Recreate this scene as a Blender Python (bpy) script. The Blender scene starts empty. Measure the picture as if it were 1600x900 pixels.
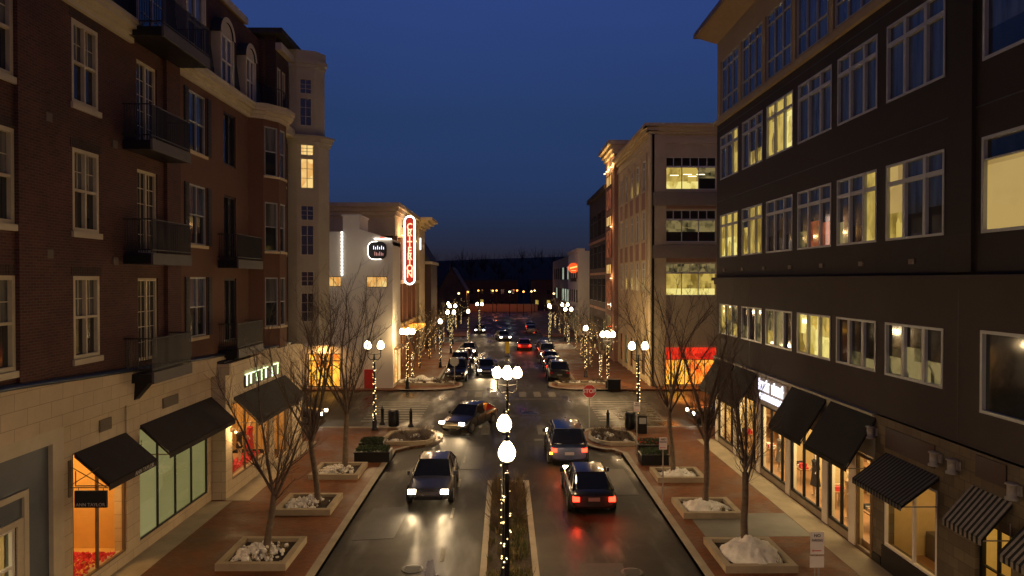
import bpy, math, random
from mathutils import Vector, Matrix, noise
R = math.radians
SC = bpy.context.scene
COL = SC.collection
F = 1090.0

# ------------------------------------------------------------------ camera, sky, light
cam = bpy.data.objects.new('camera', bpy.data.cameras.new('camera'))
COL.objects.link(cam)
SC.camera = cam
cam.location = (0, 0, 9)
PITCH = math.atan(13 / F)
YAW = math.atan(10 / F)
cam.rotation_euler = (R(90) - PITCH, 0, -YAW)
cam.data.sensor_width = 36
cam.data.lens = F / 1600 * 36
cam.data.clip_end = 4000
cam.data.clip_start = 0.1

world = bpy.data.worlds.new('World')
SC.world = world
world.use_nodes = True
_wn = world.node_tree.nodes
_sky = _wn.new('ShaderNodeTexSky')
_sky.sky_type = 'NISHITA'
_sky.sun_disc = False
SUN_EL, SUN_ROT = 3.0, 180.0
_sky.sun_elevation = R(SUN_EL)
_sky.sun_rotation = R(SUN_ROT)
_sky.ozone_density = 5.0
_sky.air_density = 1.0
# deep blue-hour tint of the dusk sky, a little duller toward the horizon
_wl = world.node_tree.links
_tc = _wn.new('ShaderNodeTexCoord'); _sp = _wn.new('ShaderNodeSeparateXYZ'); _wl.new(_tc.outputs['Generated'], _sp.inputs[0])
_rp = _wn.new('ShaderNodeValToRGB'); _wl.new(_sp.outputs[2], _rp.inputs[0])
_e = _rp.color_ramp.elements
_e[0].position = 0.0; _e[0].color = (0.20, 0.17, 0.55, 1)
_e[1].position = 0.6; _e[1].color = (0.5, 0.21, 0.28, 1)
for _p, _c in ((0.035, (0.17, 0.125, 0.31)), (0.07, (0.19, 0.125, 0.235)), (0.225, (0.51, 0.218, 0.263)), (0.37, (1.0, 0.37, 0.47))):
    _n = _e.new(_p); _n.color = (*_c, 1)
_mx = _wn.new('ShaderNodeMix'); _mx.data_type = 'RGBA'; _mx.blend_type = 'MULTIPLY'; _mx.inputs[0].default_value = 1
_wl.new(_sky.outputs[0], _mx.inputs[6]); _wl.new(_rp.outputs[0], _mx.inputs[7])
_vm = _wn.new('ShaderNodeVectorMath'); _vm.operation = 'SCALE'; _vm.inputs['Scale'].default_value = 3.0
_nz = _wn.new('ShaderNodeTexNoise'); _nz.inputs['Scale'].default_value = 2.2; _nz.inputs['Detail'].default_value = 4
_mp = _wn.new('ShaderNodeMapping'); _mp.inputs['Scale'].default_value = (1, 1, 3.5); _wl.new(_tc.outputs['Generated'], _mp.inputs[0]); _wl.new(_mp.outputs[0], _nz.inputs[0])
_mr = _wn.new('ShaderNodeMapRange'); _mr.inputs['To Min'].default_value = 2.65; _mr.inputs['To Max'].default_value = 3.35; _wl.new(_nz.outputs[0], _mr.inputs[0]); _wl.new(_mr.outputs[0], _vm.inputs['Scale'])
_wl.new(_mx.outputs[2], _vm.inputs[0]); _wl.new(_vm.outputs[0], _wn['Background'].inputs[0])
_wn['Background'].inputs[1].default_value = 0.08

SC.view_settings.view_transform = 'Standard'
SC.view_settings.look = 'None'
SC.view_settings.exposure = 0.0
SC.view_settings.gamma = 1.0
SC.view_settings.use_curve_mapping = False
SC.cycles.use_denoising = True
SC.cycles.max_bounces = 5
SC.cycles.diffuse_bounces = 3
SC.cycles.glossy_bounces = 3
SC.cycles.transparent_max_bounces = 16
SC.cycles.sample_clamp_indirect = 4.0
SC.cycles.use_light_tree = True

# ------------------------------------------------------------------ measuring helpers (camera ray -> world point)
_M = cam.rotation_euler.to_matrix()
def ray(x, y):
    return _M @ Vector(((x - 800) / F, -(y - 450) / F, -1))
def G(x, y, z=0.0):
    d = ray(x, y); t = (z - 9) / d.z
    return Vector((d.x * t, d.y * t, z))
def WX(x, y, X):
    d = ray(x, y); t = X / d.x
    return (d.y * t, 9 + d.z * t)
def WY(x, y, Y):
    d = ray(x, y); t = Y / d.y
    return (d.x * t, 9 + d.z * t)

# ------------------------------------------------------------------ materials
MATS = {}
def newmat(name):
    m = bpy.data.materials.new(name); m.use_nodes = True
    MATS[name] = m
    nt = m.node_tree
    return m, nt, nt.nodes, nt.links, nt.nodes['Principled BSDF']

def coords(nt, kind='plane', scale=(1, 1, 1)):
    n, l = nt.nodes, nt.links
    g = n.new('ShaderNodeNewGeometry')
    if kind == 'wall':                                # (x+y, z)
        s = n.new('ShaderNodeSeparateXYZ'); l.new(g.outputs['Position'], s.inputs[0])
        a = n.new('ShaderNodeMath'); a.operation = 'ADD'
        l.new(s.outputs[0], a.inputs[0]); l.new(s.outputs[1], a.inputs[1])
        c = n.new('ShaderNodeCombineXYZ'); l.new(a.outputs[0], c.inputs[0]); l.new(s.outputs[2], c.inputs[1])
        return c.outputs[0]
    mp = n.new('ShaderNodeMapping'); mp.inputs['Scale'].default_value = scale
    l.new(g.outputs['Position'], mp.inputs[0])
    return mp.outputs[0]

def simple(name, col, rough=0.7, metal=0.0, var=0.0, vscale=3.0, bump=0.0, spec=0.5, bscale=None):
    m, nt, n, l, p = newmat(name)
    p.inputs['Roughness'].default_value = rough
    p.inputs['Metallic'].default_value = metal
    p.inputs['Specular IOR Level'].default_value = spec
    c = (*col, 1)
    p.inputs['Base Color'].default_value = c
    if var > 0 or bump > 0:
        co = coords(nt)
        t = n.new('ShaderNodeTexNoise'); t.inputs['Scale'].default_value = vscale
        t.inputs['Detail'].default_value = 6; t.inputs['Roughness'].default_value = 0.65
        l.new(co, t.inputs['Vector'])
        if var > 0:
            r = n.new('ShaderNodeValToRGB')
            r.color_ramp.elements[0].position = 0.3; r.color_ramp.elements[1].position = 0.72
            r.color_ramp.elements[0].color = (*[v * (1 - var) for v in col], 1)
            r.color_ramp.elements[1].color = (*[min(1, v * (1 + var)) for v in col], 1)
            l.new(t.outputs[0], r.inputs[0]); l.new(r.outputs[0], p.inputs['Base Color'])
        if bump > 0:
            t2 = n.new('ShaderNodeTexNoise'); t2.inputs['Scale'].default_value = bscale or vscale * 6
            t2.inputs['Detail'].default_value = 4
            l.new(co, t2.inputs['Vector'])
            b = n.new('ShaderNodeBump'); b.inputs['Strength'].default_value = bump; b.inputs['Distance'].default_value = 0.02
            l.new(t2.outputs[0], b.inputs['Height']); l.new(b.outputs[0], p.inputs['Normal'])
    return m

def bricky(name, c1, c2, mortar, w, h, kind='wall', msize=0.012, rough=0.85, bump=0.5, stain=0.35, off=0.5, sscale=0.5, wet=False):
    m, nt, n, l, p = newmat(name)
    co = coords(nt, kind)
    b = n.new('ShaderNodeTexBrick')
    b.inputs['Scale'].default_value = 1
    b.inputs['Brick Width'].default_value = w; b.inputs['Row Height'].default_value = h
    b.inputs['Mortar Size'].default_value = msize; b.inputs['Mortar Smooth'].default_value = 0.2
    b.inputs['Color1'].default_value = (*c1, 1); b.inputs['Color2'].default_value = (*c2, 1); b.inputs['Mortar'].default_value = (*mortar, 1)
    b.offset = off
    l.new(co, b.inputs['Vector'])
    g = n.new('ShaderNodeNewGeometry')
    t = n.new('ShaderNodeTexNoise'); t.inputs['Scale'].default_value = sscale; t.inputs['Detail'].default_value = 7
    t.inputs['Roughness'].default_value = 0.7
    l.new(g.outputs['Position'], t.inputs['Vector'])
    mr = n.new('ShaderNodeMapRange'); mr.inputs['From Min'].default_value = 0.35; mr.inputs['From Max'].default_value = 0.7
    mr.inputs['To Min'].default_value = 1 - stain; mr.inputs['To Max'].default_value = 1.12
    l.new(t.outputs[0], mr.inputs[0])
    mx = n.new('ShaderNodeMix'); mx.data_type = 'RGBA'; mx.blend_type = 'MULTIPLY'; mx.inputs[0].default_value = 1
    l.new(b.outputs[0], mx.inputs[6]); l.new(mr.outputs[0], mx.inputs[7])
    l.new(mx.outputs[2], p.inputs['Base Color'])
    p.inputs['Roughness'].default_value = rough
    if wet:
        p.inputs['Specular IOR Level'].default_value = 0.2
        m2 = n.new('ShaderNodeMapRange'); m2.inputs['From Min'].default_value = 0.4; m2.inputs['From Max'].default_value = 0.65
        m2.inputs['To Min'].default_value = 0.42; m2.inputs['To Max'].default_value = 0.85
        l.new(t.outputs[0], m2.inputs[0]); l.new(m2.outputs[0], p.inputs['Roughness'])
    bp = n.new('ShaderNodeBump'); bp.inputs['Strength'].default_value = bump; bp.inputs['Distance'].default_value = 0.01
    bp.invert = True
    l.new(b.outputs['Fac'], bp.inputs['Height']); l.new(bp.outputs[0], p.inputs['Normal'])
    return m

def emit(name, col, strength, sampled=False, vary=None):
    m, nt, n, l, p = newmat(name)
    n.remove(p)
    e = n.new('ShaderNodeEmission'); e.inputs[0].default_value = (*col, 1); e.inputs[1].default_value = strength
    l.new(e.outputs[0], n['Material Output'].inputs[0])
    if not sampled: m.cycles.emission_sampling = 'NONE'
    return m

def lit_pane(name, c_lo, c_hi, strength, scale=(1.2, 1.2, 0.9), gloss=0.06, contrast=(0.35, 0.65)):
    """a lit window seen through its glass: uneven interior brightness with blinds / fittings"""
    m, nt, n, l, p = newmat(name)
    co = coords(nt, 'plane', scale)
    v = n.new('ShaderNodeTexVoronoi'); v.feature = 'F1'; v.distance = 'CHEBYCHEV'; v.inputs['Scale'].default_value = 1.0
    l.new(co, v.inputs['Vector'])
    t = n.new('ShaderNodeTexNoise'); t.inputs['Scale'].default_value = 1.5; t.inputs['Detail'].default_value = 3
    l.new(co, t.inputs['Vector'])
    s = n.new('ShaderNodeSeparateColor'); l.new(v.outputs['Color'], s.inputs[0])
    a = n.new('ShaderNodeMath'); a.operation = 'MULTIPLY_ADD'; a.inputs[1].default_value = 0.45
    l.new(s.outputs[0], a.inputs[0]); 
    b = n.new('ShaderNodeMath'); b.operation = 'MULTIPLY'; b.inputs[1].default_value = 0.7
    l.new(t.outputs[0], b.inputs[0]); l.new(b.outputs[0], a.inputs[2])
    r = n.new('ShaderNodeValToRGB')
    r.color_ramp.elements[0].position = contrast[0]; r.color_ramp.elements[1].position = contrast[1]
    r.color_ramp.elements[0].color = (*c_lo, 1); r.color_ramp.elements[1].color = (*c_hi, 1)
    l.new(a.outputs[0], r.inputs[0])
    p.inputs['Base Color'].default_value = (0.02, 0.02, 0.02, 1)
    p.inputs['Roughness'].default_value = 0.05
    l.new(r.outputs[0], p.inputs['Emission Color']); p.inputs['Emission Strength'].default_value = strength
    m.cycles.emission_sampling = 'NONE'
    return m

def glass(name, gl=0.08, tint=(1, 1, 1)):
    m, nt, n, l, p = newmat(name)
    n.remove(p)
    tr = n.new('ShaderNodeBsdfTransparent'); tr.inputs[0].default_value = (*tint, 1)
    g = n.new('ShaderNodeBsdfGlossy'); g.inputs['Roughness'].default_value = 0.03
    fr = n.new('ShaderNodeFresnel'); fr.inputs[0].default_value = 1.45
    mx = n.new('ShaderNodeMixShader'); l.new(fr.outputs[0], mx.inputs[0])
    l.new(tr.outputs[0], mx.inputs[1]); l.new(g.outputs[0], mx.inputs[2])
    l.new(mx.outputs[0], n['Material Output'].inputs[0])
    return m

def globe_mat(name, col, strength):
    m, nt, n, l, p = newmat(name)
    n.remove(p)
    tr = n.new('ShaderNodeBsdfTransparent'); e = n.new('ShaderNodeEmission')
    e.inputs[0].default_value = (*col, 1); e.inputs[1].default_value = strength
    a = n.new('ShaderNodeAddShader'); l.new(tr.outputs[0], a.inputs[0]); l.new(e.outputs[0], a.inputs[1])
    l.new(a.outputs[0], n['Material Output'].inputs[0])
    m.cycles.emission_sampling = 'NONE'
    return m

# walls
bricky('brick_dark_red', (0.105, 0.027, 0.018), (0.058, 0.018, 0.013), (0.10, 0.062, 0.046), 0.22, 0.075)
bricky('brick_brown', (0.06, 0.026, 0.021), (0.04, 0.02, 0.017), (0.06, 0.045, 0.038), 0.22, 0.075, stain=0.2)
bricky('brick_far', (0.09, 0.035, 0.025), (0.06, 0.025, 0.018), (0.1, 0.07, 0.05), 0.3, 0.1)
bricky('stone_block', (0.56, 0.46, 0.31), (0.50, 0.41, 0.28), (0.28, 0.23, 0.16), 0.9, 0.42, msize=0.008, bump=0.25, stain=0.15)
bricky('stone_brown', (0.15, 0.12, 0.075), (0.09, 0.072, 0.048), (0.07, 0.055, 0.04), 0.42, 0.3, msize=0.01, stain=0.3)
bricky('panel_dark', (0.017, 0.009, 0.0075), (0.013, 0.007, 0.006), (0.016, 0.011, 0.01), 3.4, 1.45, msize=0.012, off=0.0, bump=0.3, stain=0.12)
simple('stucco_orange', (0.125, 0.06, 0.036), 0.9, var=0.14, vscale=0.8, bump=0.2, bscale=30)
simple('stucco_cream', (0.40, 0.37, 0.28), 0.9, var=0.1, vscale=0.8, bump=0.15, bscale=30)
simple('stucco_band', (0.30, 0.25, 0.18), 0.9, var=0.12, vscale=0.7)
simple('stucco_top', (0.30, 0.235, 0.14), 0.9, var=0.12, vscale=0.7, bump=0.15, bscale=30)
simple('stucco_tan', (0.58, 0.48, 0.29), 0.9, var=0.12, vscale=0.7, bump=0.15, bscale=30)
simple('stucco_pink', (0.34, 0.19, 0.13), 0.9, var=0.12, vscale=0.7)
simple('stucco_white', (0.70, 0.65, 0.54), 0.85, var=0.06, vscale=0.5)
simple('stucco_gray', (0.042, 0.033, 0.028), 0.9, var=0.1, vscale=0.7)
simple('cream_paint', (0.50, 0.44, 0.31), 0.6, var=0.1, vscale=2.0)
simple('white_paint', (0.70, 0.68, 0.62), 0.5, var=0.06, vscale=2.0)
simple('frame_gray', (0.34, 0.36, 0.37), 0.45, var=0.06, vscale=3)
simple('blue_gray_paint', (0.075, 0.092, 0.11), 0.5, var=0.1, vscale=2)
simple('slate', (0.030, 0.034, 0.045), 0.75, var=0.3, vscale=4, bump=0.3)
simple('roof_dark', (0.035, 0.033, 0.035), 0.9, var=0.3, vscale=1.5)
simple('ledge_metal', (0.03, 0.045, 0.075), 0.35, 0.3)
simple('black_metal', (0.012, 0.012, 0.014), 0.42, 0.4)
simple('iron_gray', (0.03, 0.03, 0.032), 0.5, 0.3)
simple('bronze_trim', (0.15, 0.10, 0.055), 0.5, var=0.2)
simple('soffit', (0.22, 0.145, 0.075), 0.7, var=0.1)
simple('galvanized', (0.30, 0.29, 0.27), 0.65, 0.2, var=0.15, vscale=8)
simple('awning_brown', (0.028, 0.021, 0.019), 0.9, var=0.15, vscale=3, bump=0.1)
simple('awning_black', (0.004, 0.0038, 0.0038), 0.9, var=0.2, vscale=3)
simple('awning_gray', (0.07, 0.07, 0.075), 0.85)
simple('awning_pale', (0.2, 0.18, 0.165), 0.85, var=0.3, vscale=9)
simple('shutter', (0.03, 0.03, 0.032), 0.7)
simple('dark_opening', (0.008, 0.008, 0.009), 0.9)
simple('grille_brown', (0.12, 0.095, 0.07), 0.7)
# windows
def dark_window(name, col, var):
    m, nt, n, l, p = newmat(name)
    co = coords(nt, 'plane', (2.2, 2.2, 0.25))
    t = n.new('ShaderNodeTexNoise'); t.inputs['Scale'].default_value = 2.0; t.inputs['Detail'].default_value = 3
    l.new(co, t.inputs[0])
    r = n.new('ShaderNodeValToRGB'); r.color_ramp.elements[0].position = 0.35; r.color_ramp.elements[1].position = 0.65
    r.color_ramp.elements[0].color = (*[v * (1 - var) for v in col], 1); r.color_ramp.elements[1].color = (*[v * (1 + var) for v in col], 1)
    l.new(t.outputs[0], r.inputs[0]); l.new(r.outputs[0], p.inputs['Base Color'])
    p.inputs['Roughness'].default_value = 0.06
    p.inputs['Specular IOR Level'].default_value = 0.8
    p.inputs['IOR'].default_value = 1.6
    return m
dark_window('pane_dark', (0.015, 0.017, 0.02), 0.5)
dark_window('pane_curtain', (0.11, 0.11, 0.105), 0.5)
dark_window('pane_sky_blind', (0.065, 0.088, 0.14), 0.4)  # blinds, with the blue of reflected sky put into the colour
lit_pane('lit_yellow', (0.30, 0.19, 0.03), (0.90, 0.64, 0.14), 0.6, (1.6, 1.6, 1.0))
lit_pane('lit_yellow_bright', (0.50, 0.34, 0.05), (1.0, 0.84, 0.26), 0.9, (1.7, 1.7, 1.1))
lit_pane('lit_amber', (0.75, 0.30, 0.05), (1.0, 0.68, 0.24), 0.95)
lit_pane('lit_blind', (0.36, 0.23, 0.065), (0.52, 0.35, 0.11), 0.85, (0.3, 0.3, 0.5))
lit_pane('lit_dim', (0.03, 0.028, 0.012), (0.34, 0.26, 0.10), 0.6, (1.5, 1.5, 1.5))
lit_pane('lit_orange_hot', (1.0, 0.13, 0.01), (1.0, 0.48, 0.05), 1.7, (0.7, 0.7, 0.7))
lit_pane('lit_red', (0.6, 0.015, 0.008), (1.0, 0.04, 0.012), 1.1, (0.8, 0.8, 0.8))
lit_pane('lit_green_white', (0.3, 0.5, 0.3), (0.8, 0.95, 0.7), 0.8)
simple('slab_edge', (0.10, 0.095, 0.09), 0.7, var=0.1)  # grey of light from below put into the balcony edge colour
lit_pane('frosted_green', (0.19, 0.175, 0.06), (0.28, 0.25, 0.10), 0.75, (0.25, 0.25, 0.35), contrast=(0.2, 0.8))
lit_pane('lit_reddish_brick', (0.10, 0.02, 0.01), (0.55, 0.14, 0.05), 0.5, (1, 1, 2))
glass('clear_glass')
# ground
def asphalt():
    m, nt, n, l, p = newmat('asphalt')
    co = coords(nt)
    t = n.new('ShaderNodeTexNoise'); t.inputs['Scale'].default_value = 0.35; t.inputs['Detail'].default_value = 8; t.inputs['Roughness'].default_value = 0.62
    l.new(co, t.inputs[0])
    r = n.new('ShaderNodeValToRGB'); r.color_ramp.elements[0].position = 0.38; r.color_ramp.elements[1].position = 0.66
    r.color_ramp.elements[0].color = (0.010, 0.009, 0.0075, 1); r.color_ramp.elements[1].color = (0.038, 0.032, 0.024, 1)
    l.new(t.outputs[0], r.inputs[0])
    f = n.new('ShaderNodeTexNoise'); f.inputs['Scale'].default_value = 60; f.inputs['Detail'].default_value = 2; l.new(co, f.inputs[0])
    mx = n.new('ShaderNodeMix'); mx.data_type = 'RGBA'; mx.blend_type = 'OVERLAY'; mx.inputs[0].default_value = 0.5
    l.new(r.outputs[0], mx.inputs[6]); l.new(f.outputs[0], mx.inputs[7]); l.new(mx.outputs[2], p.inputs['Base Color'])
    # damp streaks along the street
    c2 = coords(nt, 'plane', (0.55, 0.12, 1))
    d = n.new('ShaderNodeTexNoise'); d.inputs['Scale'].default_value = 1.0; d.inputs['Detail'].default_value = 5; l.new(c2, d.inputs[0])
    mr = n.new('ShaderNodeMapRange'); mr.inputs['From Min'].default_value = 0.48; mr.inputs['From Max'].default_value = 0.63
    mr.inputs['To Min'].default_value = 0.68; mr.inputs['To Max'].default_value = 0.27
    p.inputs['Specular IOR Level'].default_value = 0.3
    l.new(d.outputs[0], mr.inputs[0]); l.new(mr.outputs[0], p.inputs['Roughness'])
    b = n.new('ShaderNodeBump'); b.inputs['Strength'].default_value = 0.35; b.inputs['Distance'].default_value = 0.008
    l.new(f.outputs[0], b.inputs['Height']); l.new(b.outputs[0], p.inputs['Normal'])
asphalt()
bricky('brick_paving', (0.22, 0.082, 0.034), (0.15, 0.06, 0.028), (0.10, 0.052, 0.027), 0.21, 0.105, 'plane', msize=0.008, bump=0.3, stain=0.5, sscale=0.45, wet=True)
simple('concrete', (0.30, 0.25, 0.175), 0.8, var=0.18, vscale=1.5, bump=0.2)
simple('kerb_stone', (0.25, 0.215, 0.165), 0.75, var=0.2, vscale=2, bump=0.2)
simple('gray_paving', (0.15, 0.145, 0.13), 0.6, var=0.2, vscale=1.0, bump=0.2)
simple('earth', (0.035, 0.028, 0.02), 0.95, var=0.4, vscale=3, bump=0.5)
simple('mulch', (0.035, 0.022, 0.014), 0.95, var=0.5, vscale=14, bump=0.8)
simple('road_paint', (0.15, 0.14, 0.115), 0.7, var=0.45, vscale=4)
simple('snow', (0.66, 0.65, 0.63), 0.65, var=0.22, vscale=4, bump=0.7, bscale=22)
simple('bark', (0.12, 0.09, 0.065), 0.9, var=0.4, vscale=6, bump=0.6, bscale=30)
simple('twig', (0.085, 0.06, 0.045), 0.9, var=0.3, vscale=3)
simple('asphalt_patch', (0.017, 0.016, 0.015), 0.6, var=0.4, vscale=2, bump=0.4, bscale=60)
simple('dark_wood_mass', (0.012, 0.011, 0.011), 0.95, var=0.4, vscale=0.2)
simple('dry_grass', (0.16, 0.115, 0.05), 0.9, var=0.4, vscale=3)
simple('green_grass', (0.05, 0.06, 0.018), 0.9, var=0.4, vscale=3)
simple('evergreen', (0.03, 0.05, 0.02), 0.85, var=0.4, vscale=5)
simple('white_cobble', (0.72, 0.68, 0.60), 0.7, var=0.1, vscale=6)
simple('flower_red', (0.55, 0.05, 0.015), 0.7, var=0.3, vscale=10)
simple('red_confetti', (0.75, 0.03, 0.05), 0.5, var=0.4, vscale=14, bump=0.6)
simple('warm_wall', (0.70, 0.42, 0.13), 0.8, var=0.05)
simple('cream_room', (0.66, 0.52, 0.28), 0.8, var=0.06)
simple('room_floor', (0.30, 0.2, 0.1), 0.6, var=0.1)
simple('wood_floor', (0.28, 0.15, 0.07), 0.4, var=0.1)
simple('cloth_black', (0.012, 0.011, 0.013), 0.9)
simple('cloth_red', (0.5, 0.03, 0.03), 0.85)
simple('cloth_tan', (0.35, 0.22, 0.12), 0.85)
simple('cloth_gray', (0.12, 0.11, 0.1), 0.85)
simple('skin_plastic', (0.55, 0.45, 0.36), 0.4)
simple('sign_black', (0.012, 0.013, 0.016), 0.5)
simple('sign_white', (0.75, 0.72, 0.66), 0.5)
simple('sign_red', (0.55, 0.025, 0.02), 0.4)
simple('sign_letter_dark', (0.03, 0.03, 0.03), 0.5)
simple('sign_letter_pale', (0.45, 0.43, 0.4), 0.5)
simple('sign_yellow', (0.7, 0.5, 0.03), 0.5)
simple('green_panel', (0.03, 0.22, 0.03), 0.6)
simple('tyre', (0.012, 0.012, 0.012), 0.85)
simple('rim', (0.35, 0.35, 0.36), 0.3, 0.9)
simple('chrome', (0.5, 0.5, 0.5), 0.15, 1.0)
simple('car_glass', (0.006, 0.007, 0.009), 0.04, spec=0.9)
for nm, c in (('car_black', (0.008, 0.008, 0.009)), ('car_gray', (0.03, 0.03, 0.032)), ('car_silver', (0.14, 0.14, 0.145)),
              ('car_blue', (0.015, 0.025, 0.06)), ('car_red', (0.14, 0.012, 0.01)), ('car_white', (0.5, 0.5, 0.49))):
    m = simple(nm, c, 0.32, 0.35); m.node_tree.nodes['Principled BSDF'].inputs['Coat Weight'].default_value = 0.8
# lights
WARM = (1.0, 0.63, 0.27)
globe_mat('globe_glow', (1.0, 0.80, 0.48), 14)
emit('bead_glow', (1.0, 0.72, 0.30), 5)
emit('bead_dim', (1.0, 0.62, 0.22), 2.2)
emit('head_glow', (1.0, 0.86, 0.62), 30)
emit('tail_glow', (1.0, 0.03, 0.012), 9)
emit('amber_glow', (1.0, 0.32, 0.02), 12)
emit('neon_white', (1.0, 0.93, 0.84), 5)
emit('neon_red', (1.0, 0.10, 0.045), 1.1)
emit('neon_orange', (1.0, 0.36, 0.20), 3.2)
emit('logo_pink', (1.0, 0.45, 0.4), 0.8)
emit('sign_red_panel', (1.0, 0.07, 0.035), 0.55)
emit('sign_glow_white', (0.86, 0.84, 1.0), 2.2)
emit('sign_glow_green', (0.8, 1.0, 0.55), 2.4)
emit('sign_glow_red', (1.0, 0.10, 0.02), 1.2)
emit('sign_glow_orange', (1.0, 0.5, 0.12), 2.5)
emit('ceiling_glow', (1.0, 0.86, 0.5), 3)
emit('glow_warm', (1.0, 0.66, 0.28), 4)
emit('glow_greenish', (0.75, 1.0, 0.45), 6)
emit('glow_orange', (1.0, 0.35, 0.06), 6)
emit('tail_off', (0.10, 0.005, 0.004), 1)

# ------------------------------------------------------------------ mesh builder
class MB:
    def __init__(s, mat='concrete'):
        s.v = []; s.f = []; s.m = []; s.mats = [mat]; s.cur = 0; s.smooth = False; s.sm = []
    def use(s, mat):
        if mat not in s.mats: s.mats.append(mat)
        s.cur = s.mats.index(mat); return s
    def face(s, pts):
        i = len(s.v); s.v.extend([tuple(p) for p in pts]); s.f.append(tuple(range(i, i + len(pts)))); s.m.append(s.cur); s.sm.append(False)
    def idx(s, vs, fs, smooth=False):
        i = len(s.v); s.v.extend([tuple(p) for p in vs])
        for f in fs: s.f.append(tuple(i + k for k in f)); s.m.append(s.cur); s.sm.append(smooth)
    def hexa(s, p):      # 8 points: bottom 4 ccw, top 4 ccw
        s.idx(p, [(3, 2, 1, 0), (4, 5, 6, 7), (0, 1, 5, 4), (1, 2, 6, 5), (2, 3, 7, 6), (3, 0, 4, 7)])
    def box(s, x0, x1, y0, y1, z0, z1):
        s.hexa([(x0, y0, z0), (x1, y0, z0), (x1, y1, z0), (x0, y1, z0), (x0, y0, z1), (x1, y0, z1), (x1, y1, z1), (x0, y1, z1)])
    def prism(s, poly, z0, z1):
        n = len(poly)
        s.idx([(x, y, z0) for x, y in poly] + [(x, y, z1) for x, y in poly],
              [tuple(range(n - 1, -1, -1)), tuple(range(n, 2 * n))] + [(i, (i + 1) % n, n + (i + 1) % n, n + i) for i in range(n)])
    def tube(s, p0, p1, r0, r1=None, n=6, caps=True, smooth=True):
        r1 = r0 if r1 is None else r1
        p0 = Vector(p0); p1 = Vector(p1); d = (p1 - p0)
        if d.length < 1e-6: return
        d.normalize(); a = d.orthogonal().normalized(); b = d.cross(a)
        vs = []
        for p, r in ((p0, r0), (p1, r1)):
            for k in range(n):
                t = 2 * math.pi * k / n; vs.append(p + a * (r * math.cos(t)) + b * (r * math.sin(t)))
        fs = [(k, (k + 1) % n, n + (k + 1) % n, n + k) for k in range(n)]
        s.idx(vs, fs, smooth)
        if caps: s.idx(vs, [tuple(range(n - 1, -1, -1)), tuple(range(n, 2 * n))])
    def path(s, pts, rad, n=5):   # connected tapered tube
        pts = [Vector(p) for p in pts]; rings = []
        a = None
        for i, p in enumerate(pts):
            d = (pts[min(i + 1, len(pts) - 1)] - pts[max(i - 1, 0)]).normalized()
            if a is None: a = d.orthogonal().normalized()
            a = (a - d * a.dot(d)).normalized(); b = d.cross(a)
            rings.append([p + a * (rad[i] * math.cos(2 * math.pi * k / n)) + b * (rad[i] * math.sin(2 * math.pi * k / n)) for k in range(n)])
        vs = [v for r in rings for v in r]
        fs = [(i * n + k, i * n + (k + 1) % n, (i + 1) * n + (k + 1) % n, (i + 1) * n + k) for i in range(len(pts) - 1) for k in range(n)]
        s.idx(vs, fs, True)
    def lathe(s, prof, c=(0, 0, 0), n=14, smooth=True):   # profile (r,z)
        vs = []; m = len(prof)
        for r, z in prof:
            for k in range(n):
                t = 2 * math.pi * k / n; vs.append((c[0] + r * math.cos(t), c[1] + r * math.sin(t), c[2] + z))
        fs = [(i * n + k, i * n + (k + 1) % n, (i + 1) * n + (k + 1) % n, (i + 1) * n + k) for i in range(m - 1) for k in range(n)]
        s.idx(vs, fs, smooth)
        s.idx(vs, [tuple(range(n - 1, -1, -1)), tuple(range((m - 1) * n, m * n))])
    def ball(s, c, r, sub=0):
        t = (1 + 5 ** .5) / 2
        vs = [(-1, t, 0), (1, t, 0), (-1, -t, 0), (1, -t, 0), (0, -1, t), (0, 1, t), (0, -1, -t), (0, 1, -t), (t, 0, -1), (t, 0, 1), (-t, 0, -1), (-t, 0, 1)]
        fs = [(0, 11, 5), (0, 5, 1), (0, 1, 7), (0, 7, 10), (0, 10, 11), (1, 5, 9), (5, 11, 4), (11, 10, 2), (10, 7, 6), (7, 1, 8), (3, 9, 4), (3, 4, 2), (3, 2, 6), (3, 6, 8), (3, 8, 9), (4, 9, 5), (2, 4, 11), (6, 2, 10), (8, 6, 7), (9, 8, 1)]
        k = r / (1 + t * t) ** .5
        s.idx([(c[0] + x * k, c[1] + y * k, c[2] + z * k) for x, y, z in vs], fs, True)
    def octa(s, c, r):
        x, y, z = c
        s.idx([(x + r, y, z), (x - r, y, z), (x, y + r, z), (x, y - r, z), (x, y, z + r), (x, y, z - r)],
              [(0, 2, 4), (2, 1, 4), (1, 3, 4), (3, 0, 4), (2, 0, 5), (1, 2, 5), (3, 1, 5), (0, 3, 5)])
    def loft(s, rings, cap=True, smooth=True):
        n = len(rings[0]); vs = [v for r in rings for v in r]
        s.idx(vs, [(i * n + k, i * n + (k + 1) % n, (i + 1) * n + (k + 1) % n, (i + 1) * n + k) for i in range(len(rings) - 1) for k in range(n)], smooth)
        if cap: s.idx(vs, [tuple(range(n - 1, -1, -1)), tuple(range((len(rings) - 1) * n, len(rings) * n))])
    def build(s, name, parent=None, label=None):
        off = Vector((0, 0, 0)); q = parent
        while q is not None: off += q.location; q = q.parent
        me = bpy.data.meshes.new(name)
        me.from_pydata([(x - off.x, y - off.y, z - off.z) for x, y, z in s.v], [], s.f)
        for m in s.mats: me.materials.append(MATS[m])
        me.polygons.foreach_set('material_index', s.m)
        me.polygons.foreach_set('use_smooth', s.sm)
        me.update()
        o = bpy.data.objects.new(name, me); COL.objects.link(o)
        if parent is not None: o.parent = parent
        if label: o['label'] = label
        return o

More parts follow.
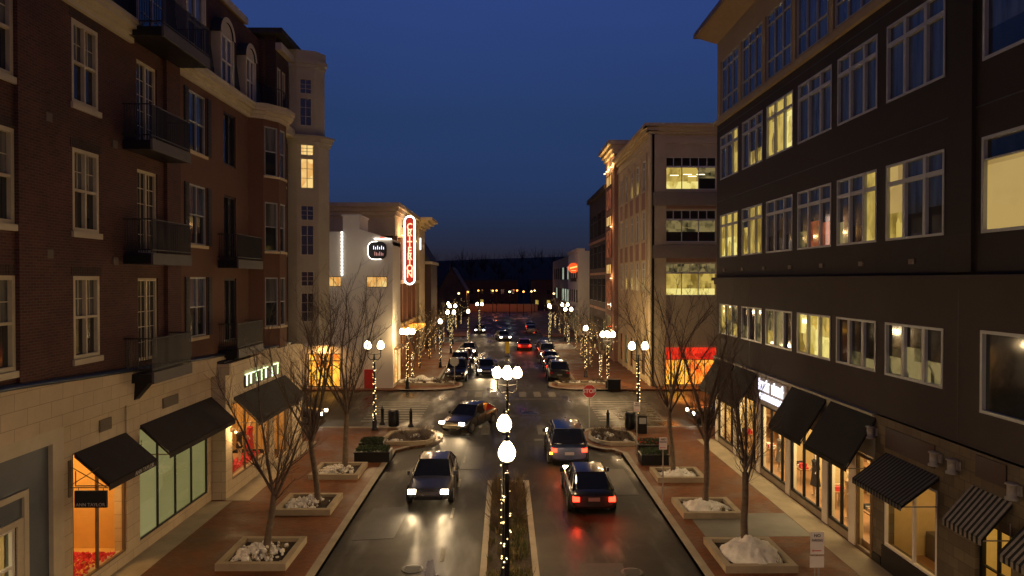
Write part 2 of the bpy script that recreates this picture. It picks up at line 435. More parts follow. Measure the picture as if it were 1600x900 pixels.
def _split(self, name, parent=None):
    """one object for each separate piece (a box, a tube, a loft) of this builder"""
    par = list(range(len(self.v)))
    def find(a):
        while par[a] != a: par[a] = par[par[a]]; a = par[a]
        return a
    for f in self.f:
        for k in f[1:]: par[find(k)] = find(f[0])
    grp = {}
    for i, f in enumerate(self.f): grp.setdefault(find(f[0]), []).append(i)
    out = []
    for fs in grp.values():
        b = MB(self.mats[0]); b.mats = list(self.mats); mp = {}
        for i in fs:
            nf = []
            for k in self.f[i]:
                if k not in mp: mp[k] = len(b.v); b.v.append(self.v[k])
                nf.append(mp[k])
            b.f.append(tuple(nf)); b.m.append(self.m[i]); b.sm.append(self.sm[i])
        out.append(b.build(name, parent))
    return out
MB.split = _split
def tag(o, label=None, cat=None, group=None, kind=None):
    if label: o['label'] = label
    if cat: o['category'] = cat
    if group: o['group'] = group
    if kind: o['kind'] = kind
    return o
def empty(name, loc, label, cat, group=None, rz=0):
    o = bpy.data.objects.new(name, None); COL.objects.link(o); o.location = loc; o.rotation_euler = (0, 0, rz)
    o.empty_display_size = 0.2
    return tag(o, label, cat, group)
def copy_tree(o, parent=None):
    c = o.copy(); COL.objects.link(c)
    if parent is not None: c.parent = parent
    for ch in [x for x in SC.objects if x.parent == o]:
        copy_tree(ch, c)
    return c
def text(s, size, loc, rot, mat, parent, name='lettering', extrude=0.01, align='CENTER', bold=0.0, sx=1.0):
    cu = bpy.data.curves.new(name, 'FONT'); cu.body = s; cu.size = size; cu.align_x = align; cu.align_y = 'CENTER'
    cu.extrude = extrude; cu.offset = bold; cu.materials.append(MATS[mat])
    o = bpy.data.objects.new(name, cu); COL.objects.link(o)
    off = Vector((0, 0, 0)); q = parent
    while q is not None: off += q.location; q = q.parent
    o.parent = parent; o.location = Vector(loc) - off; o.rotation_euler = rot; o.scale = (sx, 1, 1)
    return o
def lamp(name, kind, energy, loc, col, parent, size=0.1, rot=None, spot=None, size_y=None, blend=0.5):
    L = bpy.data.lights.new(name, kind); L.energy = energy; L.color = col
    if kind in ('POINT', 'SPOT'): L.shadow_soft_size = size
    if kind == 'SPOT': L.spot_size = spot; L.spot_blend = blend
    if kind == 'AREA':
        L.size = size
        if size_y: L.shape = 'RECTANGLE'; L.size_y = size_y
    o = bpy.data.objects.new(name, L); COL.objects.link(o)
    off = Vector((0, 0, 0)); q = parent
    while q is not None: off += q.location; q = q.parent
    o.parent = parent; o.location = Vector(loc) - off
    if rot: o.rotation_euler = rot
    return o

# oriented facade: u runs along the wall, d outwards
class Face:
    def __init__(s, o, u, n):
        s.o = Vector((o[0], o[1], 0)); s.u = Vector((u[0], u[1], 0)).normalized(); s.n = Vector((n[0], n[1], 0)).normalized()
        s.flip = s.u.cross(Vector((0, 0, 1))).dot(s.n) < 0
    def p(s, u, z, d=0.0):
        return s.o + s.u * u + s.n * d + Vector((0, 0, z))
    def quad(s, mb, u0, u1, z0, z1, d=0.0):
        q = [s.p(u0, z0, d), s.p(u1, z0, d), s.p(u1, z1, d), s.p(u0, z1, d)]
        if s.flip: q.reverse()
        mb.face(q)
    def box(s, mb, u0, u1, z0, z1, d0, d1):
        b = [s.p(u0, z0, d1), s.p(u1, z0, d1), s.p(u1, z0, d0), s.p(u0, z0, d0)]
        t = [s.p(u0, z1, d1), s.p(u1, z1, d1), s.p(u1, z1, d0), s.p(u0, z1, d0)]
        if s.flip: b.reverse(); t.reverse()
        mb.hexa(b + t)
    def wall(s, mb, u0, u1, z0, z1, holes, depth=0.3, matf=None):
        us = sorted({u0, u1, *[h[0] for h in holes], *[h[1] for h in holes]}); us = [u for u in us if u0 <= u <= u1]
        zs = sorted({z0, z1, *[h[2] for h in holes], *[h[3] for h in holes]}); zs = [z for z in zs if z0 <= z <= z1]
        for a, b in zip(us, us[1:]):
            for c, d in zip(zs, zs[1:]):
                mu, mz = (a + b) / 2, (c + d) / 2
                if any(h[0] < mu < h[1] and h[2] < mz < h[3] for h in holes): continue
                s.quad(mb, a, b, c, d)
        for h in holes:
            a, b, c, d = h
            a, b, c, d = max(a, u0), min(b, u1), max(c, z0), min(d, z1)
            for q in ([s.p(a, c), s.p(a, d), s.p(a, d, -depth), s.p(a, c, -depth)], [s.p(b, d), s.p(b, c), s.p(b, c, -depth), s.p(b, d, -depth)],
                      [s.p(b, c), s.p(a, c), s.p(a, c, -depth), s.p(b, c, -depth)], [s.p(a, d), s.p(b, d), s.p(b, d, -depth), s.p(a, d, -depth)]):
                if s.flip: q.reverse()
                mb.face(q)

def window(face, parent, u0, u1, z0, z1, frame='cream_paint', lights=1, rows=(), pane='pane_dark', fills=None, fw=0.06, mw=0.04,
           rec=0.12, muntin=None, sash=None, sill=None, proud=0.0, clear=False, name='window', splits=None, handle=False):
    """frame with lights; fills = list per light of (lower_mat, upper_mat, split fraction)"""
    f = MB(frame); g = MB(pane if not clear else 'clear_glass')
    d1 = -rec + 0.07 + proud; d0 = -rec - 0.02
    for (a, b, c, d) in ((u0, u0 + fw, z0, z1), (u1 - fw, u1, z0, z1), (u0 + fw, u1 - fw, z0, z0 + fw), (u0 + fw, u1 - fw, z1 - fw, z1)):
        face.box(f, a, b, c, d, d0, d1)
    ui0, ui1, zi0, zi1 = u0 + fw, u1 - fw, z0 + fw, z1 - fw
    cut = splits or [k / lights for k in range(1, lights)]
    xs = [ui0] + [ui0 + (ui1 - ui0) * c for c in cut] + [ui1]
    for x in xs[1:-1]: face.box(f, x - mw / 2, x + mw / 2, zi0, zi1, d0, d1 - 0.004)
    for r in rows:
        z = zi0 + (zi1 - zi0) * r
        face.box(f, ui0, ui1, z - mw / 2, z + mw / 2, d0, d1 - 0.012)
    if muntin:
        nu, nz, which = muntin
        for k, (a, b) in enumerate(zip(xs, xs[1:])):
            for j in range(1, nu):
                x = a + (b - a) * j / nu; face.box(f, x - 0.011, x + 0.011, zi0 + (zi1 - zi0) * which[0], zi0 + (zi1 - zi0) * which[1], -rec, -rec + 0.025)
        for j in range(1, nz):
            z = zi0 + (zi1 - zi0) * (which[0] + (which[1] - which[0]) * j / nz); face.box(f, ui0, ui1, z - 0.011, z + 0.011, -rec, -rec + 0.021)
    o = f.build(name, parent)
    for k, (a, b) in enumerate(zip(xs, xs[1:])):
        if fills:
            lo, up, sp = fills[k % len(fills)]
            zz = zi0 + (zi1 - zi0) * sp
            if sp > 0: g.use(lo); face.quad(g, a, b, zi0, zz, -rec)
            if sp < 1: g.use(up); face.quad(g, a, b, zz, zi1, -rec)
        else:
            face.quad(g, a, b, zi0, zi1, -rec)
    g.build('glazing', o)
    if sill:
        m, h, pr = sill
        sb = MB(m); face.box(sb, u0 - 0.06, u1 + 0.06, z0 - h, z0, -rec, pr); sb.build('sill', o)
    return o

# ------------------------------------------------------------------ ground
XL, XR = -11.83, 11.65          # shop fronts
KL, KR = -5.72, 5.98            # kerbs
def struct(mb, name): return tag(mb.build(name), kind='structure')
b = MB('earth'); b.face([(-1500, -60, -0.03), (1500, -60, -0.03), (1500, 2500, -0.03), (-1500, 2500, -0.03)]); struct(b, 'ground')
b = MB('asphalt'); b.face([(-9, -30, 0), (9, -30, 0), (9, 200, 0), (-9, 200, 0)]); struct(b, 'road')
b = MB('asphalt'); b.face([(-90, 42.0, 0.004), (90, 42.0, 0.004), (90, 56.5, 0.004), (-90, 56.5, 0.004)])
b.face([(-70, 99, 0.004), (70, 99, 0.004), (70, 110, 0.004), (-70, 110, 0.004)]); struct(b, 'cross_road')

def arc(cx, cy, rx, ry, a0, a1, n=10):
    return [(cx + rx * math.cos(R(a0 + (a1 - a0) * k / n)), cy + ry * math.sin(R(a0 + (a1 - a0) * k / n))) for k in range(n + 1)]
def pavement(poly, name, mat, kerb_runs):
    b = MB(mat); b.prism(poly, -0.02, 0.13); struct(b, name)
def inset_kerb(pts, side, w=0.28, z=0.134, name='kerb'):
    """kerb stones along an open line; side=+1 keeps the stone on the left of travel"""
    b = MB('kerb_stone'); n = len(pts); P = [Vector((p[0], p[1])) for p in pts]; off = []
    for i in range(n):
        d = (P[min(i + 1, n - 1)] - P[max(i - 1, 0)]).normalized(); off.append(P[i] + Vector((-d.y, d.x)) * w * side)
    for i in range(n - 1):
        a, c, d, e = P[i], P[i + 1], off[i + 1], off[i]
        q = [a, c, d, e]
        if side < 0: q.reverse()
        b.prism([(v.x, v.y) for v in q], -0.01, z)
    struct(b, name)
# near pavements with bulb-outs at the crossing
bulbL = [(KL, -30), (KL, 36.2)] + [(-5.1, 37.0)] + arc(-5.3, 39.4, 1.75, 2.3, -70, 90, 12) + [(-7.5, 42.1), (-90, 42.1)]
pavement(bulbL + [(-90, 39.0), (-11.6, 39.0), (-11.9, 38.0), (-11.9, -30)], 'pavement', 'brick_paving', None)
inset_kerb([p for p in bulbL][:-1] + [(-60, 42.1)], 1)
bulbR = [(KR, -30), (KR, 35.6)] + [(5.5, 36.4)] + arc(5.95, 39.0, 1.95, 2.9, 250, 100, 12) + [(7.6, 42.1), (90, 42.1)]
polyR = bulbR + [(90, 39.0), (11.7, 39.0), (11.7, -30)]
pavement(list(reversed(polyR)), 'pavement', 'brick_paving', None)
inset_kerb(bulbR[:-1] + [(60, 42.1)], -1)
# pale stone strip at the foot of each shop front
b = MB('concrete'); b.box(-11.9, -10.95, -20, 27.9, 0.12, 0.138); b.box(-11.3, -10.3, 28.0, 38.3, 0.12, 0.138); struct(b, 'stone_path')
b = MB('concrete'); b.box(10.62, 11.6, -20, 38.6, 0.12, 0.138); struct(b, 'stone_path')
b = MB('gray_paving'); b.box(6.9, 10.6, 23.9, 26.3, 0.12, 0.136); struct(b, 'gray_paving_path')
# far pavements
for sx, xw in ((-1, 11.0), (1, 12.2)):
    kb = 5.9
    run = [(sx * 90, 56.2), (sx * 8.5, 56.2)] + [(sx * (6.6 - 3.0 * math.sin(R(t))), 58.6 - 2.4 * math.cos(R(t))) for t in range(0, 91, 15)] + [(sx * 3.75, 60.2), (sx * kb, 61.8), (sx * kb, 98.6), (sx * 70, 98.6)]
    poly = run
    if sx > 0: poly = list(reversed(run))
    pavement(list(reversed(poly)) if sx < 0 else list(reversed(poly)), 'pavement', 'brick_paving', None)
    inset_kerb(run[1:-1], 1 if sx < 0 else -1)
    b = MB('brick_paving'); b.box(min(sx * kb, sx * 40), max(sx * kb, sx * 40), 110, 200, -0.02, 0.13); struct(b, 'pavement')
# median
MX0, MX1, MY1 = -0.78, 1.02, 30.6
b = MB('mulch'); b.box(MX0 + 0.2, MX1 - 0.2, -20, MY1 - 0.2, 0, 0.12); struct(b, 'planting_bed_ground')
b = MB('kerb_stone'); b.box(MX0, MX0 + 0.2, -20, MY1, 0, 0.17); b.box(MX1 - 0.2, MX1, -20, MY1, 0, 0.17); b.box(MX0 + 0.2, MX1 - 0.2, MY1 - 0.2, MY1, 0, 0.17); struct(b, 'median_kerb')
# road markings
b = MB('road_paint')
for x in (-4.9, -3.75, -2.6, -1.45, 1.9, 3.05, 4.2): b.box(x, x + 0.5, 40.4, 43.0, 0.002, 0.009)
for x in (-4.7, -3.55, -2.4, -1.25, -0.1, 1.05, 2.2, 3.35): b.box(x, x + 0.55, 53.4, 55.8, 0.002, 0.009)
for k in range(9):
    y = 44.2 + k * 0.86
    b.box(-9.2, -5.5, y, y + 0.32, 0.006, 0.011); b.box(6.0, 10.3, y, y + 0.32, 0.006, 0.011)
b.box(1.6, 5.3, 38.9, 39.3, 0.002, 0.009); b.box(-5.3, -1.0, 57.0, 57.35, 0.002, 0.009)
b.box(-0.9, 5.6, 52.3, 52.55, 0.006, 0.011)
for k in range(7): b.box(0.15, 0.27, 60 + k * 5.5, 62.6 + k * 5.5, 0.002, 0.009)
for x in range(-5, 6): b.box(x, x + 0.5, 94.5, 97, 0.002, 0.009)
for k in range(4): b.box(-2.1, -2.0, 22.2 + k * 4, 23.4 + k * 4, 0.002, 0.009)
struct(b, 'road_markings')
for (x, y, lb) in ((-2.9, 21.6, 'round iron manhole cover in the lane below the approaching sedan'), (3.9, 21.3, 'round iron manhole cover in the lane behind the leaving sedan'), (1.5, 47.5, 'round iron manhole cover in the middle of the crossing')):
    b = MB('iron_gray'); b.lathe([(.34, 0), (.34, .012), (.3, .014), (.01, .014)], (x, y, 0), 24)
    for k in range(-3, 4): b.box(x - .24, x + .24, y + k * .07 - .015, y + k * .07 + .015, .0145, .02)
    tag(b.build('manhole_cover'), lb, 'manhole cover')
b = MB('asphalt_patch')
for q in (((-5.3, 24.0), (-3.9, 24.2), (-3.8, 27.6), (-5.2, 27.4)), ((2.2, 17.0), (3.6, 17.0), (3.7, 22.0), (2.3, 22.0)), ((-2.2, 33), (-1.2, 33), (-1.1, 37.5), (-2.1, 37.5)), ((-3, 45.5), (3.5, 45.9), (3.4, 46.6), (-3.1, 46.2)), ((4.6, 29.0), (5.6, 29.0), (5.6, 33), (4.7, 33))): b.prism(q, .001, .0065)
struct(b, 'road_patches')
# distant hill
b = MB('dark_wood_mass')
N = 60; vs = []; fs = []
for j in range(8):
    for i in range(N + 1):
        x = -500 + 1000 * i / N; y = 260 + j * 60
        z = max(0, math.sin(min(1, j / 6) * math.pi / 2)) * (27 + 12 * noise.noise(Vector((x * 0.008, 3, 0)))) - 0.05
        vs.append((x, y, z))
for j in range(7):
    for i in range(N): a = j * (N + 1) + i; fs.append((a, a + 1, a + N + 2, a + N + 1))
b.idx(vs, fs, True); struct(b, 'hill')

# ------------------------------------------------------------------ LEFT: brick apartment building with shops
apt = empty('apartment_building', (-14, 24, 0), 'red brick and orange stucco apartment building with black balconies above brown awnings', 'building')
FL = Face((XL, 0), (0, 1), (1, 0))        # u = Y
FLOORS = [6.80, 10.33, 13.86]
b = MB('brick_dark_red')
holes = []
def rowz(z): return (z, z + 2.3)
cols_brick = [(12.3, 13.6), (15.55, 16.95), (19.2, 20.45)]
doorb = (22.55, 23.85)
cols_or = [(26.2, 27.75)]
doorbo = (29.45, 30.75)
W = []
for z in FLOORS:
    for c in cols_brick: W.append((c[0], c[1], z, z + 2.3, 'sash'))
    W.append((doorb[0], doorb[1], z - 0.45, z + 2.25, 'door'))
hb = [w[:4] for w in W]
FL.wall(b, 4, 25.3, 5.75, 16.6, hb, 0.28)
b.build('brick_wall', apt)
b = MB('stucco_orange'); ho = []
for z in FLOORS:
    ho.append((cols_or[0][0], cols_or[0][1], z, z + 2.3)); ho.append((doorbo[0], doorbo[1], z - 0.45 if z < 12 else z, z + 2.25))
FL.wall(b, 25.3, 32.2, 5.75, 16.6, ho, 0.28)
# return of the step between brick and stucco
bay_pts = [(XL, 32.2), (-11.25, 32.55), (-10.75, 33.3), (-10.7, 34.2), (-11.0, 34.9), (-11.45, 35.2)]
bayF = [Face(p, (q[0] - p[0], q[1] - p[1]), ((q[1] - p[1]), -(q[0] - p[0]))) for p, q in zip(bay_pts, bay_pts[1:])]
bayL = [math.dist(p, q) for p, q in zip(bay_pts, bay_pts[1:])]
bw = []
for i, (f, L) in enumerate(zip(bayF, bayL)):
    hs = []
    for z in FLOORS:
        if i in (1, 3): hs.append((0.08, L - 0.08, z, z + 2.3))
        if i == 2: hs.append((0.1, L - 0.1, z, z + 2.3))
    bw.append(hs); f.wall(b, 0, L, 5.75, 16.6, hs, 0.2)
b.build('stucco_wall', apt)
rnd = random.Random(3)
# windows
for (a, c, z0, z1, kind) in W:
    if kind == 'sash':
        pn = rnd.choice(['pane_curtain', 'pane_dark'])
        window(FL, apt, a, c, z0, z1, 'cream_paint', 2, (0.5,), fills=[('pane_dark', 'pane_curtain', 0.5)] if z0 > 7 else [('pane_dark', 'pane_curtain', 0.48)],
               muntin=(2, 2, (0.5, 1.0)), fw=0.11, mw=0.07, rec=0.12, sill=('cream_paint', 0.16, 0.07), proud=0.04)
    else:
        window(FL, apt, a, c, z0, z1, 'cream_paint', 2, (), fills=[('pane_dark', 'pane_dark', 1)], muntin=(2, 5, (0, 1)), fw=0.1, mw=0.09, rec=0.12, name='balcony_door')
for (a, c, z0, z1) in ho:
    if a < 29:
        window(FL, apt, a, c, z0, z1, 'frame_gray', 2, (0.5,), fills=[('pane_dark', 'pane_sky_blind', 0.5)], fw=0.07, mw=0.05, rec=0.12, sill=('stucco_tan', 0.12, 0.06))
    else:
        window(FL, apt, a, c, z0, z1, 'iron_gray', 2, (), pane='pane_dark', fw=0.09, mw=0.08, rec=0.12, name='balcony_door')
for z in FLOORS:
    for (u0, u1) in ((25.82, 26.15), (27.8, 28.13)):
        b = MB('shutter')
        FL.box(b, u0, u1, z, z + 2.3, 0.0, 0.05)
        for k in range(14): FL.box(b, u0 + 0.04, u1 - 0.04, z + 0.08 + k * 0.157, z + 0.16 + k * 0.157, 0.05, 0.065)
        b.build('shutter', apt)
for i, (f, L) in enumerate(zip(bayF, bayL)):
    for (a, c, z0, z1) in bw[i]:
        window(f, apt, a, c, z0, z1, 'frame_gray', 1, (0.5,), fills=[('pane_dark', 'pane_curtain', 0.5)], fw=0.06, rec=0.1, sill=('stucco_tan', 0.1, 0.05))
# brick soldier heads above the windows, vents
for z in FLOORS:
    for c in cols_brick:
        b = MB('brick_brown')
        for k in range(18):
            u = c[0] - 0.1 + k * (c[1] - c[0] + 0.2) / 18
            FL.box(b, u + 0.006, u + (c[1] - c[0] + 0.2) / 18 - 0.006, z + 2.31, z + 2.55, -0.01, 0.016)
        b.build('window_head', apt)
b = MB('grille_brown')
for z in FLOORS:
    FL.box(b, 18.05, 18.3, z + 2.75, z + 2.98, 0, 0.05); FL.box(b, 21.1, 21.35, z + 2.65, z + 2.88, 0, 0.05)
b.split('vent', apt)
# pilaster seams of brick
b = MB('brick_dark_red'); FL.box(b, 16.96, 18.0, 5.9, 16.6, -0.05, 0.09); FL.box(b, 24.3, 25.3, 5.9, 16.6, -0.05, 0.12); b.split('pilaster', apt)
# ledge (dark metal coping over the shop fascia) that sweeps upward toward the brick end
def ledge_z(u): return 5.86 + 0.62 * max(0.0, min(1.0, (31 - u) / 15)) ** 1.3
b = MB('ledge_metal'); fb = MB('stone_block')
rings = []; rings2 = []
for k in range(33):
    u = 2 + k * (35.2 - 2) / 32; z = ledge_z(u); e = 0.25 if u < 30 else 0.25 + 0.75 * min(1, (u - 30) / 2.5)
    rings.append([FL.p(u, z + 0.10, -0.2), FL.p(u, z + 0.04, e + 0.05), FL.p(u, z - 0.05, e + 0.05), FL.p(u, z - 0.05, -0.2)])
    rings2.append([FL.p(u, z - 0.052, -0.15), FL.p(u, z - 0.052, e), FL.p(u, 5.14, e - 0.06), FL.p(u, 5.14, -0.15)])
b.loft(rings, smooth=True); fb.loft(rings2, smooth=False)
fb.build('stone_fascia', apt)
b.build('coping', apt)
# shop storey: stone fascia
b = MB('stone_block')
FLs = FL
shop_h = [(19.1, 21.75, 0.55, 4.25), (22.5, 27.7, 0.55, 4.2)]
FL.wall(b, 18.55, 28.1, 0.13, 5.4, shop_h, 0.35)
FL.box(b, 21.75, 22.5, 0.6, 5.1, 0.0, 0.05)
b.build('shop_wall', apt)
# shop 3 stands forward
F3 = Face((-11.26, 0), (0, 1), (1, 0))
b = MB('stone_block')
F3.wall(b, 28.1, 38.3, 0.13, 5.6, [(28.75, 33.3, 0.75, 3.9), (34.0, 36.2, 0.14, 3.6)], 0.3)
FN = Face((-11.83, 28.1), (1, 0), (0, -1)); FN.wall(b, 0, 0.57, 0.13, 5.6, [], 0)
FE = Face((-11.26, 38.3), (-1, 0), (0, 1)); FE.wall(b, 0, 12, 0.13, 5.6, [], 0)
F3.box(b, 28.1, 38.3, 5.15, 5.62, 0, 0.16)
F3.box(b, 36.5, 38.28, 0.14, 4.6, 0, 0.1)
b.build('shop_wall', apt)
b = MB('roof_dark'); b.box(-30, -11.3, 28.1, 38.3, 5.62, 5.7);  b.build('shop_roof', apt)
# vents on the fascia
for (u0, u1) in ((20.35, 20.95), (24.1, 25.2)):
    b = MB('grille_brown'); FL.box(b, u0, u1, 4.55, 4.9, 0, 0.04)
    for k in range(5): FL.box(b, u0 + 0.03, u1 - 0.03, 4.58 + k * 0.065, 4.61 + k * 0.065, 0.04, 0.055)
    b.build('vent_grille', apt)
# near painted shopfront
b = MB('blue_gray_paint'); FL.wall(b, 4, 18.1, 0.13, 4.75, [(14.0, 16.9, 0.3, 3.05)], 0.25); b.build('painted_shopfront', apt)
b = MB('cream_paint')
FL.box(b, 18.1, 18.55, 0.13, 5.15, -0.05, 0.12); FL.box(b, 4, 18.1, 4.75, 5.15, -0.05, 0.12)
FL.box(b, 17.1, 17.26, 0.2, 3.85, -0.02, 0.07); FL.box(b, 4, 17.1, 3.7, 3.85, -0.02, 0.07); FL.box(b, 4, 16.9, 3.05, 3.2, -0.02, 0.07); FL.box(b, 16.9, 17.1, 0.3, 3.2, -0.02, 0.05)
b.build('shopfront_trim', apt)
window(FL, apt, 14.0, 16.9, 0.3, 3.05, 'white_paint', 2, (0.33, 0.66), clear=True, muntin=(2, 2, (0, 1)), fw=0.1, mw=0.07, rec=0.1, name='shop_window')
b = MB('cream_room'); b.box(-14.2, -12.2, 13.8, 17.1, 0.14, 0.16); b.box(-14.2, -14.1, 13.8, 17.1, 0.14, 3.3); b.box(-14.2, -12.2, 17.0, 17.1, 0.14, 3.3); b.box(-14.2, -12.2, 13.8, 13.9, 0.14, 3.3); b.box(-14.2, -12.2, 13.8, 17.1, 3.3, 3.4)
b.build('shop_interior', apt)
lamp('interior_lamp', 'AREA', 28, (-13.2, 15.6, 3.2), (1.0, 0.8, 0.42), apt, 1.2)
# shop window 1 (display) and 2 (frosted)
window(FL, apt, 19.1, 21.75, 0.55, 4.25, 'bronze_trim', 2, (), clear=True, fw=0.05, mw=0.05, rec=0.08, name='shop_window', splits=[0.46])
window(FL, apt, 22.5, 27.7, 0.55, 4.2, 'iron_gray', 4, (), pane='frosted_green', fw=0.05, mw=0.05, rec=0.08, name='frosted_shop_window')
b = MB('warm_wall'); b.box(-14.4, -14.3, 18.8, 22.2, 0.14, 4.4); b.box(-14.3, -12.2, 18.8, 18.9, 0.14, 4.4); b.box(-14.3, -12.2, 22.1, 22.2, 0.14, 4.4); b.box(-14.3, -12.2, 18.9, 22.1, 4.4, 4.5); b.box(-14.3, -12.2, 18.9, 22.1, 0.3, 0.5)
b.build('shop_interior', apt)
lamp('interior_lamp', 'AREA', 95, (-13.3, 20.4, 4.3), (1.0, 0.62, 0.22), apt, 1.4)
# shop window 3
window(F3, apt, 28.75, 33.3, 0.75, 3.9, 'bronze_trim', 3, (), clear=True, fw=0.06, mw=0.06, rec=0.08, name='shop_window')
window(F3, apt, 34.0, 36.2, 0.14, 3.6, 'bronze_trim', 2, (0.75,), clear=True, fw=0.08, mw=0.07, rec=0.2, name='shop_door')
b = MB('warm_wall'); b.box(-14.2, -14.1, 28.4, 36.6, 0.14, 4.2); b.box(-14.1, -11.6, 28.4, 28.5, 0.14, 4.2); b.box(-14.1, -11.6, 36.5, 36.6, 0.14, 4.2); b.box(-14.1, -11.6, 28.5, 36.5, 4.2, 4.3); b.use('wood_floor'); b.box(-14.1, -11.57, 28.5, 33.4, 0.5, 0.7)
b.build('shop_interior', apt)
lamp('interior_lamp', 'AREA', 150, (-12.9, 31, 4.05), (1.0, 0.62, 0.26), apt, 1.6, size_y=3.5)
lamp('interior_lamp', 'AREA', 60, (-12.9, 35, 4.05), (1.0, 0.7, 0.36), apt, 1.2)

def awning(face, parent, u0, u1, ztop, zbot, proj, mat, valance=0.18, stripes=None, sides=True, name='awning', frame='bronze_trim', side_mat=None):
    b = MB(mat)
    t = 0.025
    def slab(a, c, m):
        b.use(m)
        p = [face.p(a, ztop, 0.02), face.p(c, ztop, 0.02), face.p(c, zbot, proj), face.p(a, zbot, proj)]
        q = [x + Vector((0, 0, -t)) for x in p]
        b.hexa((q + p) if not face.flip else (list(reversed(q)) + list(reversed(p))))
        face.box(b, a, c, zbot - valance, zbot - 0.001, proj - 0.02, proj)
    if stripes:
        n = stripes[1]
        for k in range(n):
            a = u0 + (u1 - u0) * k / n; c = u0 + (u1 - u0) * (k + 1) / n
            b.use(mat); slab(a, c, mat if k % 2 else stripes[0])
    else: slab(u0, u1, mat)
    b.use(side_mat or mat)
    if sides:
        for u in (u0, u1):
            b.face([face.p(u, ztop - t, 0.02), face.p(u, zbot - t, proj - 0.02), face.p(u, zbot - valance, proj - 0.02), face.p(u, zbot - valance, 0.02)] if False else
                   [face.p(u, ztop - t, 0.02), face.p(u, zbot - t, proj - 0.02), face.p(u, zbot - t - 0.08, proj - 0.02), face.p(u, ztop - 0.12, 0.02)])
    o = b.build(name, parent)
    for u in (u0 + 0.04, u1 - 0.04):
        g = MB(frame)
        g.tube(face.p(u, zbot - valance * 0.4, 0.03), face.p(u, zbot - valance * 0.4, proj - 0.04), 0.018)
        g.tube(face.p(u, ztop - 0.08, 0.03), face.p(u, zbot - 0.05, proj - 0.04), 0.018)
        g.tube(face.p(u, ztop - 0.5, 0.03), face.p(u, zbot - valance * 0.4, 0.03), 0.014)
        g.build('awning_frame', o)
    return o
a1 = awning(FL, apt, 19.15, 21.75, 4.25, 3.42, 0.98, 'awning_brown', 0.2)
text('ANN TAYLOR', 0.17, (XL + 0.99, 21.0, 3.31), (R(90), 0, R(90)), 'sign_letter_pale', a1, extrude=0.003)
awning(FL, apt, 22.6, 28.05, 4.3, 3.42, 0.98, 'awning_brown', 0.2)
awning(F3, apt, 28.9, 35.6, 4.15, 3.15, 1.05, 'awning_brown', 0.2)
# projecting blade sign
b = MB('sign_black'); 
sg = WX(113, 760, XL)
b.box(XL + 0.15, XL + 1.02, 18.93, 18.99, 2.82, 3.28)
bs = b.build('blade_sign', apt)
g = MB('bronze_trim'); g.tube((XL, 18.96, 3.36), (XL + 1.05, 18.96, 3.36), 0.015); g.tube((XL, 18.96, 3.95), (XL + 1.0, 18.96, 3.37), 0.012); g.tube((XL, 18.96, 3.4), (XL + 0.8, 18.96, 3.9), 0.012); g.box(XL, XL + 0.03, 18.9, 19.02, 3.1, 4.1)
g.tube((XL + 0.25, 18.96, 3.28), (XL + 0.25, 18.96, 3.36), 0.01); g.tube((XL + 0.92, 18.96, 3.28), (XL + 0.92, 18.96, 3.36), 0.01)
g.build('bracket', bs)
text('ANN TAYLOR', 0.125, (XL + 0.585, 18.925, 2.9), (R(90), 0, 0), 'sign_letter_pale', bs, extrude=0.003)
# lit channel sign above the third awning (dark letters with pale green lit edges, not legible in the photo)
b = MB('sign_black'); F3.box(b, 30.1, 34.6, 4.35, 4.88, 0.03, 0.08); sb = b.build('shop_sign', apt)
g = MB('sign_glow_green'); rr = random.Random(5)
for k, u in enumerate([30.12, 30.6, 31.3, 31.95, 32.5, 33.4, 34.2]):
    F3.box(g, u, u + 0.07 + 0.05 * rr.random(), 4.36 + 0.1 * rr.random(), 4.92, 0.082, 0.11)
F3.box(g, 30.12, 31.9, 4.885, 4.915, 0.02, 0.1); F3.box(g, 32.4, 32.9, 4.885, 4.915, 0.02, 0.1); F3.box(g, 33.8, 34.4, 4.885, 4.92, 0.02, 0.1)
g.split('lit_letter', sb)
# wall lamps by the third shop
for (u, z, d) in ((28.45, 3.2, 0.18), (28.62, 2.75, 0.2)):
    b = MB('bronze_trim'); F3.box(b, u - 0.05, u + 0.05, z + 0.02, z + 0.2, 0, 0.08); b.tube(F3.p(u, z + 0.15, 0.05), F3.p(u, z + 0.1, d), 0.02)
    o = b.build('wall_lamp', apt)
    g = MB('glow_warm'); g.ball(F3.p(u, z, d), 0.065); g.build('bulb', o)
    lamp('bulb_light', 'POINT', 22, F3.p(u, z - 0.12, d + 0.1), WARM, o, 0.06)

def balcony(parent, u0, u1, zs, proj, face=FL, slab='iron_gray', nearside=True):
    b = MB('black_metal')
    face.box(b, u0, u1, zs - 0.34, zs - 0.06, 0, proj - 0.02)
    b.use('slab_edge'); face.box(b, u0 + 0.0, u1, zs - 0.36, zs, proj - 0.02, proj + 0.05)
    o = b.build('balcony', parent)
    r = MB('black_metal')
    for z in (zs + 0.1, zs + 1.05):
        r.use('iron_gray')
        r.tube(face.p(u0, z, proj), face.p(u1, z, proj), 0.022); r.tube(face.p(u0, z, 0), face.p(u0, z, proj), 0.022); r.tube(face.p(u1, z, 0), face.p(u1, z, proj), 0.022)
    n = int((u1 - u0) / 0.075)
    for k in range(n + 1):
        u = u0 + (u1 - u0) * k / n; r.tube(face.p(u, zs + 0.02, proj), face.p(u, zs + 1.05, proj), 0.014, n=4, caps=False)
    for k in range(1, int(proj / 0.075)):
        for u in (u0, u1): r.tube(face.p(u, zs + 0.02, k * 0.075), face.p(u, zs + 1.05, k * 0.075), 0.012, n=4, caps=False)
    r.build('railing', o)
    return o
for z in (6.12, 9.83, 13.38): balcony(apt, 21.7, 24.35, z, 0.88)
